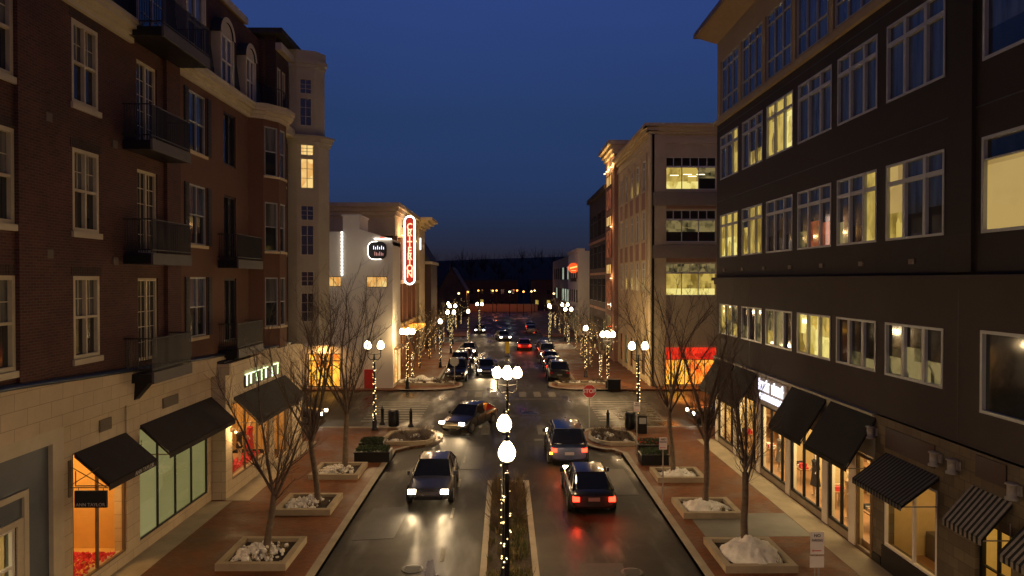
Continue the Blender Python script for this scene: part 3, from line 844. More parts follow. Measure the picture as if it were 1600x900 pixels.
for z in (6.12, 9.83): balcony(apt, 28.8, 31.7, z, 0.8)
b = MB('black_metal')
for (u, dz) in ((21.9, 0), (28.95, 0)):
    b.hexa([FL.p(u, 5.2, 0.18), FL.p(u, 5.2, 0.0), FL.p(u + 0.35, 5.2, 0.0), FL.p(u + 0.35, 5.2, 0.18), FL.p(u, 5.8, 0.7), FL.p(u, 5.8, 0), FL.p(u + 0.35, 5.8, 0), FL.p(u + 0.35, 5.8, 0.7)])
b.split('bracket', apt)
# cream cornice with gap where the upper balcony sits
b = MB('cream_paint')
def cornice(b, face, u0, u1, z, d=0.0, prof=((0, 0.12), (0.18, 0.22), (0.34, 0.36), (0.5, 0.42))):
    prev = z
    for (h0, dd), (h1, _) in zip(prof, prof[1:] + ((prof[-1][0] + 0.14, 0),)):
        face.box(b, u0, u1, z + h0, z + h1 - 0.001, d - 0.1, d + dd)
cornice(b, FL, 4, 22.2, 16.45); cornice(b, FL, 25.3, 32.2, 16.45)
off = [0.42, 0.42, 0.42, 0.42, 0.42]
for k, dd in ((0, 0.12), (0.18, 0.22), (0.34, 0.36), (0.5, 0.42)):
    out = [(XL + dd, 32.2 - dd * .3), (-11.25 + dd * .75, 32.55 - dd * .6), (-10.75 + dd, 33.3 - dd * .2), (-10.7 + dd, 34.2 + dd * .2), (-11.0 + dd * .7, 34.9 + dd * .7), (-11.45, 35.2 + dd)]
    b.prism(out + [(-12.4, 35.2), (-12.4, 32.2)], 16.45 + k, 16.45 + k + (0.16 if k else 0.18) - 0.001)
b.build('cornice', apt)
balcony(apt, 21.9, 25.3, 16.95, 1.15)
# mansard storey
b = MB('slate')
zt = 21.0
def slope_x(z): return XL - 0.15 - (z - 17.05) * 0.13
P = [(XL - 0.15, 17.05), (slope_x(zt), zt)]
b.face([(P[0][0], 4, P[0][1]), (P[0][0], 35.2, P[0][1]), (P[1][0], 35.2, P[1][1]), (P[1][0], 4, P[1][1])][::1])
b.box(-30, XL - 0.2, 35.1, 35.2, 17, zt)
b.face([(P[1][0], 4, zt), (P[1][0], 35.2, zt), (-30, 35.2, zt), (-30, 4, zt)])
b.build('mansard_roof', apt)
b = MB('soffit'); b.box(-30, P[1][0] + 0.35, 4, 33.0, zt - 0.02, zt + 0.22); b.use('cream_paint'); b.box(P[1][0] + 0.35, P[1][0] + 0.42, 4, 33.0, zt - 0.05, zt + 0.26); b.build('eave', apt)
FM = Face((XL - 0.02, 0), (0, 1), (1, 0))
def dormer(u0, u1, z0, z1, arched):
    b = MB('cream_paint'); dpt = 0.9
    FM.box(b, u0, u0 + 0.16, z0, z1, -dpt, 0.06); FM.box(b, u1 - 0.16, u1, z0, z1, -dpt, 0.06); FM.box(b, u0, u1, z0 - 0.12, z0, -dpt, 0.12)
    if arched:
        cu = (u0 + u1) / 2; rad = (u1 - u0) / 2; n = 12
        pts_o = [(cu + (rad + 0.06) * math.cos(math.pi * k / n), z1 + (rad + 0.06) * math.sin(math.pi * k / n)) for k in range(n + 1)]
        pts_i = [(cu + (rad - 0.16) * math.cos(math.pi * k / n), z1 + (rad - 0.16) * math.sin(math.pi * k / n)) for k in range(n + 1)]
        for k in range(n):
            q = [FM.p(*pts_o[k], 0.1), FM.p(*pts_o[k + 1], 0.1), FM.p(*pts_i[k + 1], 0.1), FM.p(*pts_i[k], 0.1)]
            b.face(q)
            b.use('slate'); b.face([FM.p(*pts_o[k], 0.1), FM.p(*pts_o[k + 1], 0.1), FM.p(*pts_o[k + 1], -dpt), FM.p(*pts_o[k], -dpt)]); b.use('cream_paint')
        b.face([FM.p(*pts_i[k], 0.04) for k in range(n + 1)])
    else:
        FM.box(b, u0 - 0.05, u1 + 0.05, z1, z1 + 0.3, -dpt, 0.15)
    o = b.build('dormer', apt)
    window(FM, o, u0 + 0.14, u1 - 0.14, z0, z1, 'white_paint', 2, (0.5,), fills=[('pane_dark', 'pane_curtain', 0.5)], fw=0.07, rec=0.04, mw=0.06)
dormer(26.0, 27.7, 17.35, 20.2, False)
dormer(29.1, 30.55, 17.15, 19.3, True)
dormer(31.9, 33.2, 17.15, 19.2, True)
window(FM, apt, 22.6, 24.4, 17.0, 19.6, 'white_paint', 2, (), fills=[('pane_dark', 'pane_dark', 1)], muntin=(1, 4, (0, 1)), rec=-0.02, name='balcony_door')
b = MB('black_metal')
for k in range(30):
    y = 32.4 + k * 0.1; x = -10.65 - 0.9 * ((y - 33.8) / 1.9) ** 2
    b.tube((x, y, 17.05), (x, y, 18.0), 0.012, n=4)
for k in range(29):
    y = 32.4 + k * 0.1; x = -10.65 - 0.9 * ((y - 33.8) / 1.9) ** 2; y2 = y + 0.1; x2 = -10.65 - 0.9 * ((y2 - 33.8) / 1.9) ** 2
    b.tube((x, y, 18.0), (x2, y2, 18.0), 0.022, n=5)
b.build('railing', apt)
# dark brick link between the bay and the stone tower
FD = Face((-11.5, 0), (0, 1), (1, 0))
b = MB('brick_brown'); hd = []
for z in FLOORS + [17.4]:
    for u in (35.35, 36.1): hd.append((u, u + 0.5, z, z + 2.3))
FD.wall(b, 35.15, 37.1, 5.7, 21.2, hd, 0.2)
FDn = Face((-30, 35.15), (1, 0), (0, -1)); FDn.wall(b, 0, 18.5, 17.0, 21.2, [], 0)
b.use('roof_dark'); b.box(-30, -11.05, 34.7, 38.5, 21.2, 21.45); b.use('cream_paint'); b.box(-11.5, -11.2, 35.1, 37.1, 20.5, 20.85); b.box(-11.5, -11.1, 35.2, 37.0, 16.45, 16.9)
b.build('brick_wall', apt)
for h in hd:
    lit = h[2] > 13 and h[2] < 14
    window(FD, apt, *h, 'cream_paint', 1, (0.5,), fills=[('lit_dim' if lit else 'pane_dark', 'lit_amber' if lit else 'pane_curtain', 0.5)], fw=0.07, rec=0.06, sill=('cream_paint', 0.12, 0.06))
# stone tower (half octagon)
tp = [(-11.5, 37.0), (-11.05, 37.05), (-10.0, 37.45), (-9.62, 38.2), (-10.0, 39.0), (-11.5, 39.3)]
b = MB('stucco_cream'); TF = [Face(p, (q[0] - p[0], q[1] - p[1]), ((q[1] - p[1]), -(q[0] - p[0]))) for p, q in zip(tp, tp[1:])]
TL = [math.dist(p, q) for p, q in zip(tp, tp[1:])]
tz = [(6.75, 8.3), (8.65, 9.45), (10.3, 11.9), (12.15, 12.95), (13.85, 15.45), (15.6, 16.3 - 0.1)]
th = [(0.2, 0.88, a, c) for a, c in tz]
for i, (f, L) in enumerate(zip(TF, TL)):
    f.wall(b, 0, L, 5.7, 16.3, th if i == 1 else [], 0.15)
def scale_poly(pts, k, cx=-11.3, cy=38.2): return [(cx + (x - cx) * k, cy + (y - cy) * k) for x, y in pts]
up = scale_poly(tp, 0.86); UF = [Face(p, (q[0] - p[0], q[1] - p[1]), ((q[1] - p[1]), -(q[0] - p[0]))) for p, q in zip(up, up[1:])]
ul = [math.dist(p, q) for p, q in zip(up, up[1:])]
tz2 = [(0.16, 0.78, 17.2, 18.7), (0.16, 0.78, 18.9, 19.7)]
for i, (f, L) in enumerate(zip(UF, ul)): f.wall(b, 0, L, 16.3, 20.7, tz2 if i == 1 else [], 0.15)
b.box(-30, -11.4, 38.3, 39.3, 5.7, 20.7)
for k, z0, z1 in ((1.06, 16.15, 16.35), (1.12, 16.35, 16.55), (1.18, 16.55, 16.66)): b.prism(scale_poly(tp, k), z0, z1 - 0.001)
for k, z0, z1 in ((0.9, 20.3, 20.5), (0.95, 20.5, 20.75), (0.90, 20.75, 21.2)): b.prism(scale_poly(tp, k), z0, z1 - 0.001)
b.prism(scale_poly(tp, 1.03), 5.6, 5.8)
b.build('stone_tower', apt)
for h in th:
    lit = h[2] > 13.5
    window(TF[1], apt, *h, 'cream_paint', 2, (), fills=[('lit_amber', 'lit_amber', 1)] if lit else [('pane_dark', 'pane_dark', 1)], muntin=(1, 3, (0, 1)), fw=0.04, mw=0.035, rec=0.08)
for h in tz2:
    window(UF[1], apt, *h, 'cream_paint', 2, (), pane='pane_dark', muntin=(1, 3, (0, 1)), fw=0.04, mw=0.03, rec=0.08)
# body of the building behind the fronts (solid core so nothing shows through)
b = MB('brick_dark_red'); b.box(-30, -14.5, 4, 35, 0.1, 17); b.box(-14.6, -12.2, 4, 39, 4.5, 5.5); b.box(-30, -12.2, 5, 34.8, 5.9, 20.9); b.box(-30, -12.0, 34.8, 38.5, 5.9, 20.9); b.box(-30, -14.6, 35, 38.2, 0.1, 5.5)
b.build('building_core', apt)

# ------------------------------------------------------------------ RIGHT: dark office building with shops
off_b = empty('office_building', (15, 24, 0), 'dark brown office building with wide grey framed windows above black shop awnings', 'building')
FR = Face((XR + 0.15, 0), (0, 1), (-1, 0))    # upper wall plane at X=11.8
FG = Face((XR, 0), (0, 1), (-1, 0))
rows = {'A': (6.05, 7.68, ()), 'B': (10.2, 12.52, (0.76,)), 'C': (14.45, 16.8, (0.76,))}
cols = [(18.68, 21.55), (22.1, 24.75), (25.2, 28.1), (28.6, 31.5), (32.0, 34.75), (35.35, 38.3)]
nearcol = (12.4, 17.2)
b = MB('panel_dark'); H = []
for k, (z0, z1, _) in rows.items():
    if k == 'A': continue
    for c in cols: H.append((c[0], c[1], z0, z1))
    H.append((nearcol[0], nearcol[1], z0 - 0.05, z1))
FR.wall(b, 4, 38.9, 9.1, 17.75, H, 0.2)
FR.box(b, 17.45, 18.4, 9.2, 17.7, -0.1, 0.1)
b.build('panel_wall', off_b)
b = MB('stucco_gray'); HA = [(c[0], c[1], 6.05, 7.68) for c in cols] + [(nearcol[0], nearcol[1], 5.7, 7.75)]
FR.wall(b, 4, 38.9, 4.75, 8.75, HA, 0.2)
b.use('bronze_trim'); 
for u in (17.9, 21.82, 25.0, 28.35): pass
b.build('stucco_wall', off_b)
b = MB('stucco_gray'); FR.box(b, 4, 38.95, 8.75, 8.95, -0.1, 0.14); FR.box(b, 4, 38.98, 8.95, 9.12, -0.1, 0.28); b.build('belt_course', off_b)
b = MB('sign_letter_dark')
for u in (18.05, 33.6): FR.box(b, u, u + 0.02, 4.8, 8.74, 0, 0.006)
b.split('wall_joint', off_b)
b = MB('sign_letter_dark')
for z in (13.3, 17.2): FR.box(b, 4, 38.9, z, z + .03, 0, .008)
b.build('wall_joint', off_b)
for k in range(7):
    b = MB('grille_brown'); u = 20.0 + k * 2.9; FR.box(b, u, u + .28, 9.45, 9.6, 0, .04); b.build('vent', off_b)
# top storey: tan piers
b = MB('stucco_top'); Ht = []; tcols = []
u = 38.35
for k in range(7):
    tcols.append((u - 2.95, u)); u -= 3.3
for c in tcols: Ht.append((c[0], c[1], 18.0, 20.95))
FR.wall(b, 4, 38.9, 17.75, 22.2, Ht, 0.2)
FR.box(b, 4, 39.0, 17.55, 17.8, -0.1, 0.16)
FRe = Face((XR + 0.15, 38.9), (1, 0), (0, 1)); FRe.wall(b, 0, 20, 4.75, 22.2, [], 0)
b.build('stucco_wall', off_b)
b = MB('soffit'); 
b.hexa([(XR + 0.1, 4, 22.15), (XR + 0.1, 39.0, 22.15), (32, 39.0, 22.15), (32, 4, 22.15), (10.75, 4, 22.75), (10.75, 39.7, 22.75), (32, 39.7, 22.75), (32, 4, 22.75)][::1])
b.use('bronze_trim'); b.box(10.68, 10.75, 4, 39.75, 22.68, 22.95); b.box(10.75, 32, 39.7, 39.75, 22.68, 22.95); b.use('roof_dark'); b.box(10.75, 32, 4, 39.7, 22.76, 22.9)
b.build('eave', off_b)
BL, DK, YL, YB, LD, BB = 'pane_sky_blind', 'pane_dark', 'lit_yellow', 'lit_yellow_bright', 'lit_dim', 'lit_blind'
fillB = [[(YL, BL, 0.36), (DK, BL, 0.3), (DK, BL, 0.35)], [(YL, YL, 0.3), (DK, BL, 0.25), (LD, BL, 0.35)], [('lit_reddish_brick', BL, 0.4), ('lit_reddish_brick', BL, 0.45), ('lit_dim', BL, 0.3)],  # third bay: orange reflection in dark glass painted as a glowing pane
         [(DK, BL, 0.3), (DK, BL, 0.4), (DK, BL, 0.3)], [(YL, YL, 0.6), (YL, YL, 0.7), (YL, BL, 0.6)], [(YB, YL, 0.45), (YB, YL, 0.45), (YB, YL, 0.45)]]
fillB[0] = [(DK, BL, 0.35), (DK, BL, 0.3), (YL, BB, 0.35)]
fillC = [[(BL, BL, 1)] * 3, [(BL, BL, 1)] * 3, [(BL, BL, 1)] * 3, [(YB, YL, 0.7), (YL, YL, 0.7), (YL, YL, 0.7)], [(YL, BL, 0.3), (YL, BL, 0.3), (BL, BL, 1)], [(YL, YL, 0.75), (BL, BL, 1), (BL, BL, 1)]]
fillA = [[(LD, DK, 0.4), (LD, DK, 0.6), (LD, DK, 0.35)], [(LD, DK, 0.2), (LD, DK, 0.3), (DK, DK, 1)], [(YB, YL, 0.5), (YB, YB, 0.5), (YL, YB, 0.5)],  # first bay: reflection in dark glass put in as dim glow
         [(DK, DK, 1), (LD, LD, 0.8), (YL, LD, 0.4)], [(LD, LD, 0.5), (DK, DK, 1), (LD, DK, 0.4)], [(YL, LD, 0.4), (LD, YL, 0.5), (YL, YL, 0.5)]]
for k, c in enumerate(cols):
    sp = [0.30, 0.67]
    for key, fl in (('A', fillA), ('B', fillB), ('C', fillC)):
        z0, z1, rws = rows[key]
        window(FR, off_b, c[0], c[1], z0, z1, 'frame_gray', 3, rws, fills=fl[k], fw=0.07, mw=0.13 if key != 'A' else 0.14, rec=0.08, splits=sp, proud=0.03)
for key, fl, pr in (('A', [(DK, DK, 1)], ()), ('B', [(BB, BB, 1)], (0.78,)), ('C', [(DK, BL, 0.3)], ())):
    z0, z1, _ = rows[key]
    fl2 = fl
    if key == 'B': fl2 = [(BB, DK, 0.78)]
    window(FR, off_b, nearcol[0], nearcol[1], z0 - (0.35 if key == 'A' else 0.05), z1 + (0.07 if key == 'A' else 0), 'frame_gray', 1, pr, fills=fl2, fw=0.08, rec=0.08, proud=0.03)
for c in tcols:
    window(FR, off_b, c[0] + 0.12, c[1] - 0.12, 18.0, 20.95, 'frame_gray', 3, (0.27, 0.84), pane='pane_sky_blind', fw=0.05, mw=0.05, rec=0.1, splits=[0.33, 0.67])
# ground floor: recessed glass between pale piers
pier = MB('stucco_white')
piers = [23.1, 25.1, 28.45, 31.8, 35.1, 38.15]
for u in piers: FG.box(pier, u, u + 0.42, 0.13, 3.35, -0.3, 0.0)
pier.split('pier', off_b)
b = MB('stucco_cream'); FG.box(b, 21.9, 38.9, 3.35, 4.75, -0.3, 0.0); FG.box(b, 21.9, 38.9, 4.68, 4.76, -0.3, 0.06); b.build('shop_fascia', off_b)
b = MB('concrete'); 
for a, c in zip(piers, piers[1:]): FG.box(b, a + 0.42, c, 0.13, 0.38, -0.25, -0.03)
b.split('base', off_b)
for k, (a, c) in enumerate(zip(piers, piers[1:])):
    window(FG, off_b, a + 0.42, c, 0.38, 3.35, 'black_metal', 3 if c - a > 2.2 else 2, (), clear=True, fw=0.1, mw=0.1, rec=0.12, name='shop_window', splits=[0.16, 0.6] if c - a > 2.2 else [0.4])
b = MB('cream_room'); b.box(14.6, 14.7, 21.9, 38.9, 0.13, 3.6); b.box(11.97, 14.6, 38.8, 38.9, 0.13, 3.6); b.box(11.97, 14.6, 21.9, 21.98, 0.13, 3.6); b.box(11.97, 14.6, 22, 38.8, 3.5, 3.6)
for y in (28.6, 31.95): b.box(12.9, 14.6, y, y + 0.1, 0.13, 3.5)
b.use('wood_floor'); b.box(11.9, 14.6, 21.9, 38.9, 0.12, 0.36)
b.build('shop_interior', off_b)
for y in (24.2, 27, 30.3, 33.6, 36.8):
    lamp('interior_lamp', 'AREA', 150, (12.9, y, 3.4), (1.0, 0.72, 0.34), off_b, 1.4, size_y=2.2)
b = MB('ceiling_glow')
for y in (24.2, 26.5, 27.6, 30.3, 33.6, 36.8): b.tube((12.5, y, 3.47), (12.5, y, 3.49), 0.09, n=8)
b.split('downlight', off_b)
for (a, c) in ((21.75, 24.8), (25.15, 28.2), (32.15, 35.1), (35.35, 38.4)):
    awning(FG, off_b, a, c, 4.66, 3.12, 0.97, 'awning_black', 0.16, frame='galvanized')
# lit white shop sign (two rows of letters, not legible in the photo)
b = MB('stucco_band'); FG.box(b, 28.55, 31.9, 3.5, 4.6, 0.0, 0.06); sb = b.build('sign_panel', off_b)
g = MB('sign_glow_white'); rr = random.Random(8)
u = 31.6
for k in range(13):
    if k != 6:
        h = 0.42 if k % 4 else 0.52
        FG.box(g, u - 0.05, u, 4.02, 4.02 + h, 0.09, 0.14)
        if k % 2: FG.box(g, u - 0.14, u - 0.05, 4.02 + h - 0.07, 4.02 + h, 0.09, 0.14)
        if k % 3 == 0: FG.box(g, u - 0.13, u - 0.05, 4.02 + h / 2, 4.06 + h / 2, 0.09, 0.14)
    u -= 0.22
u = 31.5
for k in range(12):
    FG.box(g, u - 0.045, u, 3.62, 3.9, 0.09, 0.14)
    if k % 2 == 0: FG.box(g, u - 0.12, u - 0.045, 3.84, 3.9, 0.09, 0.14)
    u -= 0.23
g.split('lit_letter', sb)
lamp('sign_light', 'AREA', 3, (XR - 0.5, 30.2, 4.1), (0.85, 0.82, 1.0), sb, 0.6, rot=(0, R(-90), 0), size_y=2.5)
# near brown stone shop
b = MB('stone_brown')
FG.wall(b, 4, 21.9, 0.13, 4.75, [(18.65, 21.25, 0.85, 3.3), (15.9, 17.15, 0.14, 3.1), (11.5, 15.2, 0.85, 3.2)], 0.3)
b.build('stone_wall', off_b)
b = MB('black_metal'); FG.box(b, 18.6, 21.35, 0.14, 0.83, 0, 0.05); FG.box(b, 21.4, 21.9, 0.14, 0.4, 0, 0.05); FG.box(b, 4, 15.2, 0.14, 0.8, 0, 0.05); b.split('base', off_b)
b = MB('black_metal')
FG.box(b, 18.75, 21.2, 3.86, 4.5, 0, 0.03); FG.box(b, 16.05, 17.1, 4.14, 4.68, 0, 0.03); b.split('blank_sign_panel', off_b)
window(FG, off_b, 18.65, 21.25, 0.85, 3.3, 'white_paint', 2, (), clear=True, fw=0.07, mw=0.08, rec=0.06, name='shop_window', splits=[0.42])
window(FG, off_b, 15.9, 17.15, 0.14, 3.1, 'black_metal', 2, (0.35, 0.62), clear=True, fw=0.1, mw=0.04, rec=0.2, name='shop_door')
window(FG, off_b, 22.0, 23.0, 0.14, 3.3, 'bronze_trim', 1, (0.78,), clear=True, fw=0.1, mw=0.07, rec=0.06, name='shop_door')
b = MB('cream_room'); b.box(14.0, 14.1, 11, 21.85, 0.13, 3.6); b.box(11.96, 14.0, 21.8, 21.88, 0.13, 3.6); b.box(11.96, 14.0, 18.2, 18.3, 0.13, 3.6); b.box(11.96, 14.0, 11, 21.8, 3.5, 3.6); b.use('wood_floor'); b.box(11.9, 14, 11, 21.8, 0.12, 0.3); b.use('grille_brown'); b.box(13.2, 13.99, 18.4, 21.7, 0.3, 1.1)
b.build('shop_interior', off_b)
lamp('interior_lamp', 'AREA', 30, (12.9, 20, 3.4), (1.0, 0.62, 0.22), off_b, 1.2)
lamp('interior_lamp', 'AREA', 45, (12.9, 16.3, 3.4), (1.0, 0.68, 0.2), off_b, 1.2)
def sawning(u0, u1, zt, zb, pr, n, pale):
    awning(FG, off_b, u0, u1, zt, zb, pr, 'awning_black', 0.16, stripes=(pale, n), frame='galvanized', side_mat='awning_black')
sawning(18.55, 21.15, 3.72, 2.95, 1.06, 34, 'awning_gray')
sawning(15.85, 17.25, 3.88, 3.05, 0.75, 17, 'awning_pale')
sawning(12.0, 15.15, 3.85, 3.0, 0.85, 40, 'awning_pale')
for u in (21.75, 18.5, 17.75, 15.62):
    b = MB('galvanized'); FG.box(b, u - 0.06, u + 0.06, 4.1, 4.34, 0, 0.05)
    b.lathe([(0.001, 0.2), (0.13, 0.2), (0.14, 0.17), (0.10, 0.16), (0.10, -0.12), (0.14, -0.13), (0.14, -0.18), (0.001, -0.18)][::-1], FG.p(u, 4.2, 0.2), 12)
    b.build('wall_lantern', off_b)
for u in (22.5, 25.3, 31.9): 
    b = MB('galvanized'); FG.box(b, u - 0.02, u + 0.02, 4.5, 4.6, 0, 0.3)
b = MB('black_metal'); b.box(14.7, 32, 4, 38.8, 0.13, 4.6); b.box(12.1, 32, 4, 38.6, 4.8, 22.1); b.box(11.8, 14.7, 4, 38.8, 3.65, 4.7); b.build('building_core', off_b)

# ------------------------------------------------------------------ shop contents
def mannequin(x, y, z, rz, cloth, label, pose=0, dress=True):
    o = empty('mannequin', (x, y, z), label, 'mannequin', None, rz)
    V = [(0, 0, .95), (0, 0, 1.15), (0, 0, 1.38), (0, 0, 1.5), (0, 0.02, 1.62), (.17, 0, 1.4), (.24, -.03, 1.15), (.25 + .05 * pose, .1, .92), (-.17, 0, 1.4), (-.24, -.02, 1.15), (-.22, .12, .95),
         (.09, 0, .9), (.11, .03, .5), (.11, 0, .06), (-.09, 0, .9), (-.12, .02, .5), (-.13, 0, .06), (.12, .1, .03), (-.14, .1, .03), (0, 0.03, 1.74)]
    E = [(0, 1), (1, 2), (2, 3), (3, 4), (4, 19), (2, 5), (5, 6), (6, 7), (2, 8), (8, 9), (9, 10), (0, 11), (11, 12), (12, 13), (13, 17), (0, 14), (14, 15), (15, 16), (16, 18)]
    rad = [.14, .12, .14, .05, .075, .06, .042, .03, .06, .042, .03, .09, .06, .035, .09, .06, .035, .03, .03, .05]
    me = bpy.data.meshes.new('body'); me.from_pydata(V, E, []); me.materials.append(MATS['skin_plastic'])
    bo = bpy.data.objects.new('body', me); COL.objects.link(bo); bo.parent = o
    sk = bo.modifiers.new('skin', 'SKIN'); ss = bo.modifiers.new('sub', 'SUBSURF'); ss.levels = 1; ss.render_levels = 1
    for i, r in enumerate(rad): me.skin_vertices[0].data[i].radius = (r, r * .8)
    me.skin_vertices[0].data[0].use_root = True
    b = MB(cloth)
    prof = [(0.26 if dress else 0.2, 0.45 if dress else 0.8), (0.2, 0.75), (0.165, 1.0), (0.15, 1.15), (0.18, 1.35), (0.2, 1.42), (0.09, 1.5)]
    prof = [(r, zz) for r, zz in sorted(prof, key=lambda t: t[1])]
    if not dress: prof = [p for p in prof if p[1] > 0.78]
    n = 14; rings = []
    for r, zz in prof: rings.append([(r * 1.05 * math.cos(2 * math.pi * k / n), r * .72 * math.sin(2 * math.pi * k / n), zz) for k in range(n)])
    b.loft(rings)
    for s in (-1, 1): b.tube((s * .17, 0, 1.4), (s * .25, -.03, 1.12), .07, .055, 8)
    # local coordinates: build without the parent's offset
    me2 = bpy.data.meshes.new('clothing'); me2.from_pydata([tuple(v) for v in b.v], [], b.f); me2.materials.append(MATS[cloth])
    c = bpy.data.objects.new('clothing', me2); COL.objects.link(c); c.parent = o
    return o
mannequin(12.35, 27.6, 0.36, R(90), 'cloth_black', 'mannequin in a black dress in the lit shop window under the third black awning', 1)
mannequin(12.35, 24.9, 0.36, R(80), 'cloth_tan', 'mannequin in a tan coat beside the last white pier of the lit shop', 0)
mannequin(12.35, 31.2, 0.36, R(90), 'cloth_gray', 'mannequin in a grey dress behind the glass under the white lit sign', 1)
mannequin(-11.9, 30.0, 0.7, R(-90), 'cloth_black', 'mannequin in black in the warm shop window just past the stone pier', 0, True)
mannequin(-11.9, 31.2, 0.7, R(-80), 'cloth_black', 'mannequin in a short black top between the black and the red mannequins', 1, False)
mannequin(-11.9, 32.5, 0.7, R(-90), 'cloth_red', 'mannequin in a red dress in the warm shop window', 0)
rr = random.Random(12)
for (y, lb) in ((23.9, 'low display table of folded clothes in the shop bay next to the striped awning'), (26.6, 'low display table of folded clothes under the large black awning'), (29.7, 'low display table of folded clothes under the white lit sign'), (33.2, 'low display table of folded clothes in the bay past the white lit sign'), (36.4, 'low display table of folded clothes in the last bay at the corner')):
    o = empty('display_table', (12.75, y, .36), lb, 'table', 'display tables in the lit shop')
    b = MB('wood_floor'); b.box(12.4, 13.1, y - .55, y + .55, .95, 1.0)
    for (ax, ay) in ((12.43, y - .52), (13.03, y - .52), (12.43, y + .48), (13.03, y + .48)): b.box(ax, ax + .04, ay, ay + .04, .36, .95)
    b.build('table', o)
    for k in range(6):
        b = MB(rr.choice(('cloth_red', 'cloth_tan', 'cloth_gray', 'cloth_black', 'white_cobble'))); yy = y - .45 + k * .16; b.box(12.5, 12.8, yy, yy + .13, 1.0, 1.0 + rr.uniform(.06, .22)); tag(b.build('folded_clothes'), 'small stack of folded clothes on a display table in the lit shop', 'clothes', 'folded clothes on the display tables')
b = MB('wood_floor')
for y0 in (22.4, 25.6, 29.0, 32.4, 35.6):
    for z in (1.0, 1.6, 2.2, 2.8): b.box(14.2, 14.58, y0, y0 + 2.4, z, z + .04)
    for y in (y0, y0 + 1.2, y0 + 2.36): b.box(14.2, 14.59, y, y + .04, .36, 2.84)
b.build('shelving', off_b)
# clothes rail with hanging garment
gr = empty('clothes_rack', (-13.0, 19.7, 0.5), 'short clothes rack in the orange lit display window behind the red heap', 'clothes rack')
b = MB('chrome'); b.tube((-13.0, 19.2, .5), (-13.0, 19.2, 2.0), .02); b.tube((-13.0, 20.5, .5), (-13.0, 20.5, 2.0), .02); b.tube((-13.0, 19.2, 2.0), (-13.0, 20.5, 2.0), .02); b.box(-13.25, -12.75, 19.17, 19.23, .5, .54); b.box(-13.25, -12.75, 20.47, 20.53, .5, .54); b.build('frame', gr)
for (y, m, lb) in ((19.9, 'cloth_black', 'black sweater hanging on the rack in the orange display window'), (19.45, 'cloth_gray', 'grey garment hanging at the end of the rack in the orange display window')):
    g = MB(m); rings = []
    for r, z in ((.2, 1.15), (.19, 1.5), (.23, 1.75), (.06, 1.9)): rings.append([(-12.98 + r * math.cos(t * math.pi / 6), y + r * .35 * math.sin(t * math.pi / 6), z) for t in range(12)])
    g.loft(rings)
    for s in (-1, 1): g.tube((-12.98 + s * .2, y, 1.75), (-12.98 + s * .3, y, 1.2), .06, .04, 7)
    tag(g.build('garment'), lb, 'garment', 'garments on the display rack')
def heap(cx, cy, z, rx, ry, h, seed, mat, name, n=26, rough=0.5, clip=None, clumps=0):
    b = MB(mat); rr = random.Random(seed); vs = []; fs = []
    for j in range(n + 1):
        for i in range(n + 1):
            u = -1 + 2 * i / n; v = -1 + 2 * j / n
            d = max(abs(u), abs(v)) if clip else math.hypot(u, v)
            k = max(0, 1 - d ** 2.4) if clip else max(0, 1 - d ** 2)
            nz = noise.fractal(Vector((cx * 3 + u * rx * 1.1, cy * 3 + v * ry * 1.1, seed)), 0.7, 2.0, 5)
            hh = k ** 0.8 * h * max(0.06, 0.72 + rough * 0.55 * nz) + (0.08 * noise.noise(Vector((cx + u * rx * 4, cy + v * ry * 4, seed + 3))) + 0.05 * abs(noise.noise(Vector((cx + u * rx * 9, cy + v * ry * 9, seed + 7))))) * k ** .3
            q = rx * u * (1 + 0.08 * nz), ry * v * (1 + 0.08 * nz)
            vs.append((cx + q[0], cy + q[1], z + hh - (0.03 if k <= 0.02 else 0)))
    for j in range(n):
        for i in range(n): a = j * (n + 1) + i; fs.append((a, a + 1, a + n + 2, a + n + 1))
    b.idx(vs, fs, True)
    for k in range(clumps):
        t = rr.random() * 6.28; d = rr.random() ** .5 * .85
        x, y = cx + rx * d * math.cos(t), cy + ry * d * math.sin(t); r = 0.05 + 0.07 * rr.random()
        b.ball((x, y, z + h * (0.9 * (1 - d * d)) * 0.75 + r * 0.4), r)
    return b.build(name)
b = MB('red_confetti'); rr = random.Random(2)
for (x0, x1, y0, y1, z) in ((-13.8, -12.0, 19.0, 21.6, 0.52), (-12.3, -11.65, 28.9, 33.1, 0.71)):
    for k in range(900 if x0 < -13 else 700):
        x, y = x0 + (x1 - x0) * rr.random(), y0 + (y1 - y0) * rr.random(); hz = 0.35 * math.sin(math.pi * (y - y0) / (y1 - y0)) if x0 < -13 else 0.18
        s = 0.05; a = Vector((rr.uniform(-1, 1), rr.uniform(-1, 1), rr.uniform(-1, 1))).normalized() * s; c = a.orthogonal().normalized() * s
        p = Vector((x, y, z + hz * rr.random() + 0.03)); b.face([p - a, p + c, p + a, p - c])
tag(b.build('red_paper_petals'), 'loose red paper petals heaped on the floors of the display windows', 'petals', kind='stuff')
t = MB('green_panel'); t.box(-13.0, -12.9, 14.6, 16.8, 1.3, 1.75); tag(t.build('wall_panel'), 'green panel seen through the white framed window by the grey shopfront', 'panel')

